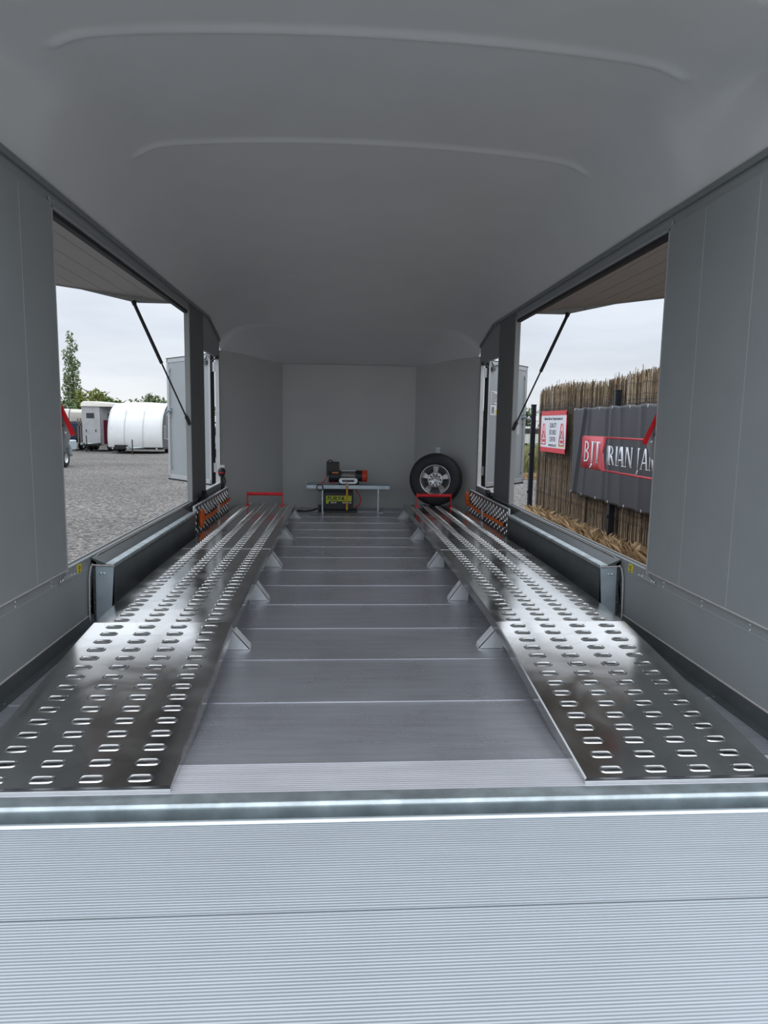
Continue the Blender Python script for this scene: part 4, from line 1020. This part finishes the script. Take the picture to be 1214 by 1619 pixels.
# ================================================================== SIGN AND BANNER
ROTF = Matrix(((0, 0, -1), (-1, 0, 0), (0, 1, 0))).to_euler()     # local X -> -y, local Y -> z, normal -> -x
SX = FX-.10
root = empty('notice_sign', (SX, 10.28, .44), 'white notice sign with red top and bottom bars on the reed fence', 'sign')
root.rotation_euler = ROTF
W_, H_ = 1.16, .57
m = MB(); m.box(0, W_, 0, H_, -.004, 0); m.build('sign_board', mat('sign_white', (.72, .74, .80), .4), root)
m = MB(); rr = mat('sign_red', (.62, .03, .05), .4)
m.box(-.01, W_+.01, -.012, .055, -.003, .002); m.box(-.01, W_+.01, H_-.05, H_+.014, -.003, .002); m.box(-.01, .012, 0, H_, -.003, .002); m.box(W_-.012, W_+.01, 0, H_, -.003, .002); m.build('red_border', rr, root)
DK = mat('sign_ink', (.03, .035, .05), .5)
text_mesh('National Trailer and Towing Association Ltd', .058, DK, 'heading', root, (W_/2, .455, .001), (0, 0, 0), sx=.80, align='CENTER')
for i, s_ in enumerate(('QUALITY', 'SECURED', 'CENTRE')):
    text_mesh(s_, .098, DK, 'lettering', root, (W_/2, .345-.10*i, .001), (0, 0, 0), sx=.78, align='CENTER')
text_mesh('www.ntta.co.uk', .065, DK, 'web_address', root, (W_/2, .075, .001), (0, 0, 0), sx=.85, align='CENTER')
for cx in (.16, W_-.17):
    m = MB()
    out_ = [(cx-.10, .10), (cx+.10, .10), (cx+.10, .16), (cx+.03, .40), (cx-.03, .40), (cx-.10, .16)]
    m.tube([(x, y_, .002) for x, y_ in out_], .007, 4, closed=True)
    m.tube([(cx-.05, .20, .002), (cx+.0, .30, .002), (cx+.05, .20, .002)], .007, 4, closed=True)
    m.box(cx-.06, cx+.06, .13, .17, 0, .002); m.build('cone_emblem', rr, root)
m = MB()
for k in range(6): m.box(W_-.30+k*.045, W_-.275+k*.045, .075, .10, 0, .002)
m.build('yellow_mark', YELLOW, root)

# banner: cloth grid with folds
root = empty('banner', (2.975, 8.78, -.06), 'large dark grey banner with red box and white lettering laced to the fence', 'banner')
root.rotation_euler = ROTF
BW, BH = 3.4, 1.10
def bz(u, v):   # out of plane offset
    z = .004*math.sin(u*5+v*1.5)+.0015*math.sin(u*13-v*3)
    z += .014*math.exp(-((u-1.25)/.05)**2)                       # over the post
    z -= .018*math.exp(-((u-1.12)/.04)**2)
    z += .020*math.exp(-((u-.12-.25*v)/.03)**2)-.014*math.exp(-((u-.20-.22*v)/.03)**2)
    z += .016*math.exp(-((u-.50-.08*(v-.5))/.03)**2)
    z += .018*math.exp(-((u-1.62+.12*v)/.04)**2)+.014*math.exp(-((u-2.05+.05*v)/.05)**2)
    return z
def bedge(u): return .006*math.cos(u*2*PI/.42)
nu, nv = 170, 40; V = []
for i in range(nu+1):
    for j in range(nv+1):
        u = BW*i/nu; v = j/nv; yb = bedge(u)
        V.append((u, v*(BH+yb)-(1-v)*yb, bz(u, v*BH)))
m = MB(); m.add(V, [(i*(nv+1)+j, (i+1)*(nv+1)+j, (i+1)*(nv+1)+j+1, i*(nv+1)+j+1) for i in range(nu) for j in range(nv)], True)
o = m.build('banner_cloth', mat('banner_grey', (.035, .037, .047), .42, 0, .05, 6), root); o.modifiers.new('t', 'SOLIDIFY').thickness = .002
m = MB()
for k in range(9):
    u = .02+k*.42
    if u < BW:
        for v in (.02, BH-.02): m.lathe([(.006, 0), (.014, .002), (.016, 0)], Matrix.Translation((u, v, bz(u, v)+.003)), 10)
m.build('eyelet', ALU, root)
BRED = mat('banner_red', (.52, .05, .07), .45); BWHT = mat('banner_white', (.66, .68, .73), .45)
def drape(poly_fn, name, mtl, lift):
    """2D triangulated patches laid on the cloth"""
    bm = bmesh.new()
    for poly in poly_fn:
        vs = [bm.verts.new((x, y_, 0)) for x, y_ in poly]; bm.faces.new(vs)
    bmesh.ops.triangulate(bm, faces=bm.faces[:])
    # slice along u so it follows the folds
    us = [v.co.x for v in bm.verts]; a, b = min(us), max(us); x = a+.025
    while x < b:
        bmesh.ops.bisect_plane(bm, geom=bm.verts[:]+bm.edges[:]+bm.faces[:], plane_co=(x, 0, 0), plane_no=(1, 0, 0)); x += .025
    bmesh.ops.subdivide_edges(bm, edges=[e_ for e_ in bm.edges if e_.calc_length() > .12], cuts=1)
    for v in bm.verts: v.co.z = bz(v.co.x, v.co.y)+lift
    for f in bm.faces:
        if f.normal.z < 0: f.normal_flip()
        f.smooth = True
    me = bpy.data.meshes.new(name); bm.to_mesh(me); bm.free(); me.materials.append(mtl)
    o = bpy.data.objects.new(name, me); COL.objects.link(o); o.parent = root
    md = o.modifiers.new('t', 'SOLIDIFY'); md.thickness = .0015
    return o
zl, zh = .355, .755
drape([[(.34, zl+.02), (.36, zl), (1.03, zl), (1.03, zh), (.36, zh), (.34, zh-.02)], [(1.03, zl), (1.10, zl), (1.10, zl+.01), (1.05, .56), (1.03, .56)], [(1.03, .56), (1.05, .56), (1.10, zh-.01), (1.10, zh), (1.03, zh)]], 'red_box', BRED, .004)
drape([[(1.09, zh-.022), (3.2, zh-.022), (3.2, zh), (1.09, zh)], [(1.09, zl), (3.2, zl), (3.2, zl+.022), (1.09, zl+.022)]], 'red_rule', BRED, .004)
# serif glyphs
def stem(x, w, h, s_=.05, y0=0):
    return [[(x, y0), (x+w, y0), (x+w, h), (x, h)], [(x-s_, y0), (x+w+s_, y0), (x+w, y0+.06), (x, y0+.06)], [(x, h-.06), (x+w, h-.06), (x+w+s_, h), (x-s_, h)]]
def bowl(x, yc, rx, ry, tx, ty, n=10):
    o = []
    for i in range(n):
        a0 = -PI/2+PI*i/n; a1 = -PI/2+PI*(i+1)/n
        o.append([(x+rx*math.cos(a0), yc+ry*math.sin(a0)), (x+rx*math.cos(a1), yc+ry*math.sin(a1)), (x+max(0, rx-tx)*math.cos(a1), yc+(ry-ty)*math.sin(a1)), (x+max(0, rx-tx)*math.cos(a0), yc+(ry-ty)*math.sin(a0))])
    return o
def diag(x0, y0, x1, y1, w): return [[(x0, y0), (x0+w, y0), (x1+w, y1), (x1, y1)]]
GL = {
 'B': (.56, stem(.05, .17, 1)+bowl(.20, .755, .25, .245, .13, .07)+bowl(.20, .27, .30, .27, .14, .07)),
 'I': (.30, stem(.07, .17, 1)),
 'R': (.60, stem(.05, .17, 1)+bowl(.20, .74, .27, .26, .13, .07)+diag(.42, 0, .20, .50, .16)),
 'A': (.60, diag(.02, 0, .24, 1, .07)+diag(.42, 0, .24, 1, .15)+[[(.12, .28), (.45, .28), (.44, .35), (.13, .35)], [(-.03, 0), (.15, 0), (.10, .05), (.02, .05)], [(.38, 0), (.64, 0), (.58, .05), (.42, .05)]]),
 'N': (.66, stem(.04, .07, 1)+diag(.46, 0, .06, 1, .15)+stem(.52, .07, 1)),
 'J': (.36, [[(.12, -.05), (.27, -.05), (.27, 1), (.12, 1)], [(.06, .94), (.33, .94), (.35, 1), (.04, 1)], [(.27, -.05), (.12, -.05), (.08, -.18), (.0, -.22), (.0, -.27), (.14, -.24), (.24, -.15)]]),
 'M': (.80, stem(.04, .07, 1)+diag(.32, 0, .07, 1, .13)+diag(.36, 0, .58, 1, .07)+stem(.58, .17, 1)),
 'E': (.50, stem(.05, .17, 1)+[[(.2, 0), (.46, 0), (.46, .16), (.40, .07), (.2, .07)], [(.2, .93), (.40, .93), (.44, .86), (.44, 1), (.2, 1)], [(.2, .47), (.36, .47), (.36, .54), (.2, .54)]]),
 'S': (.48, bowl(.2, .26, .24, .26, .13, .07)+[[(2*.22-x, 1-y_) for x, y_ in p] for p in bowl(.2, .24, .24, .24, .13, .07)]+[[(.02, 0), (.2, 0), (.2, .07), (.06, .1), (.02, .2)], [(.42, 1), (.24, 1), (.24, .93), (.38, .9), (.42, .8)]]),
 'T': (.56, stem(.21, .17, 1)+[[(.0, .93), (.56, .93), (.56, 1), (.0, 1)], [(.0, .80), (.05, .93), (0, .93)], [(.56, .80), (.56, .93), (.51, .93)]]),
}
def word(s_, u0, v0, h, sx, gap=.06):
    P_ = []; u = u0
    for ch in s_:
        if ch == ' ': u += .30*h*sx; continue
        k = sx
        if ch == 'b': ch = 'B'; k = sx*.42
        w, polys = GL[ch]
        for p in polys: P_.append([(u+x*h*k, v0+y_*h) for x, y_ in p])
        u += (w*k+gap*sx)*h
    return P_
drape(word('BJT', .45, .435, .255, 1.25, .05), 'lettering', BWHT, .009)
drape(word('bRIAN JAMES', 1.155, .440, .215, 1.25, .05), 'lettering', BWHT, .007)
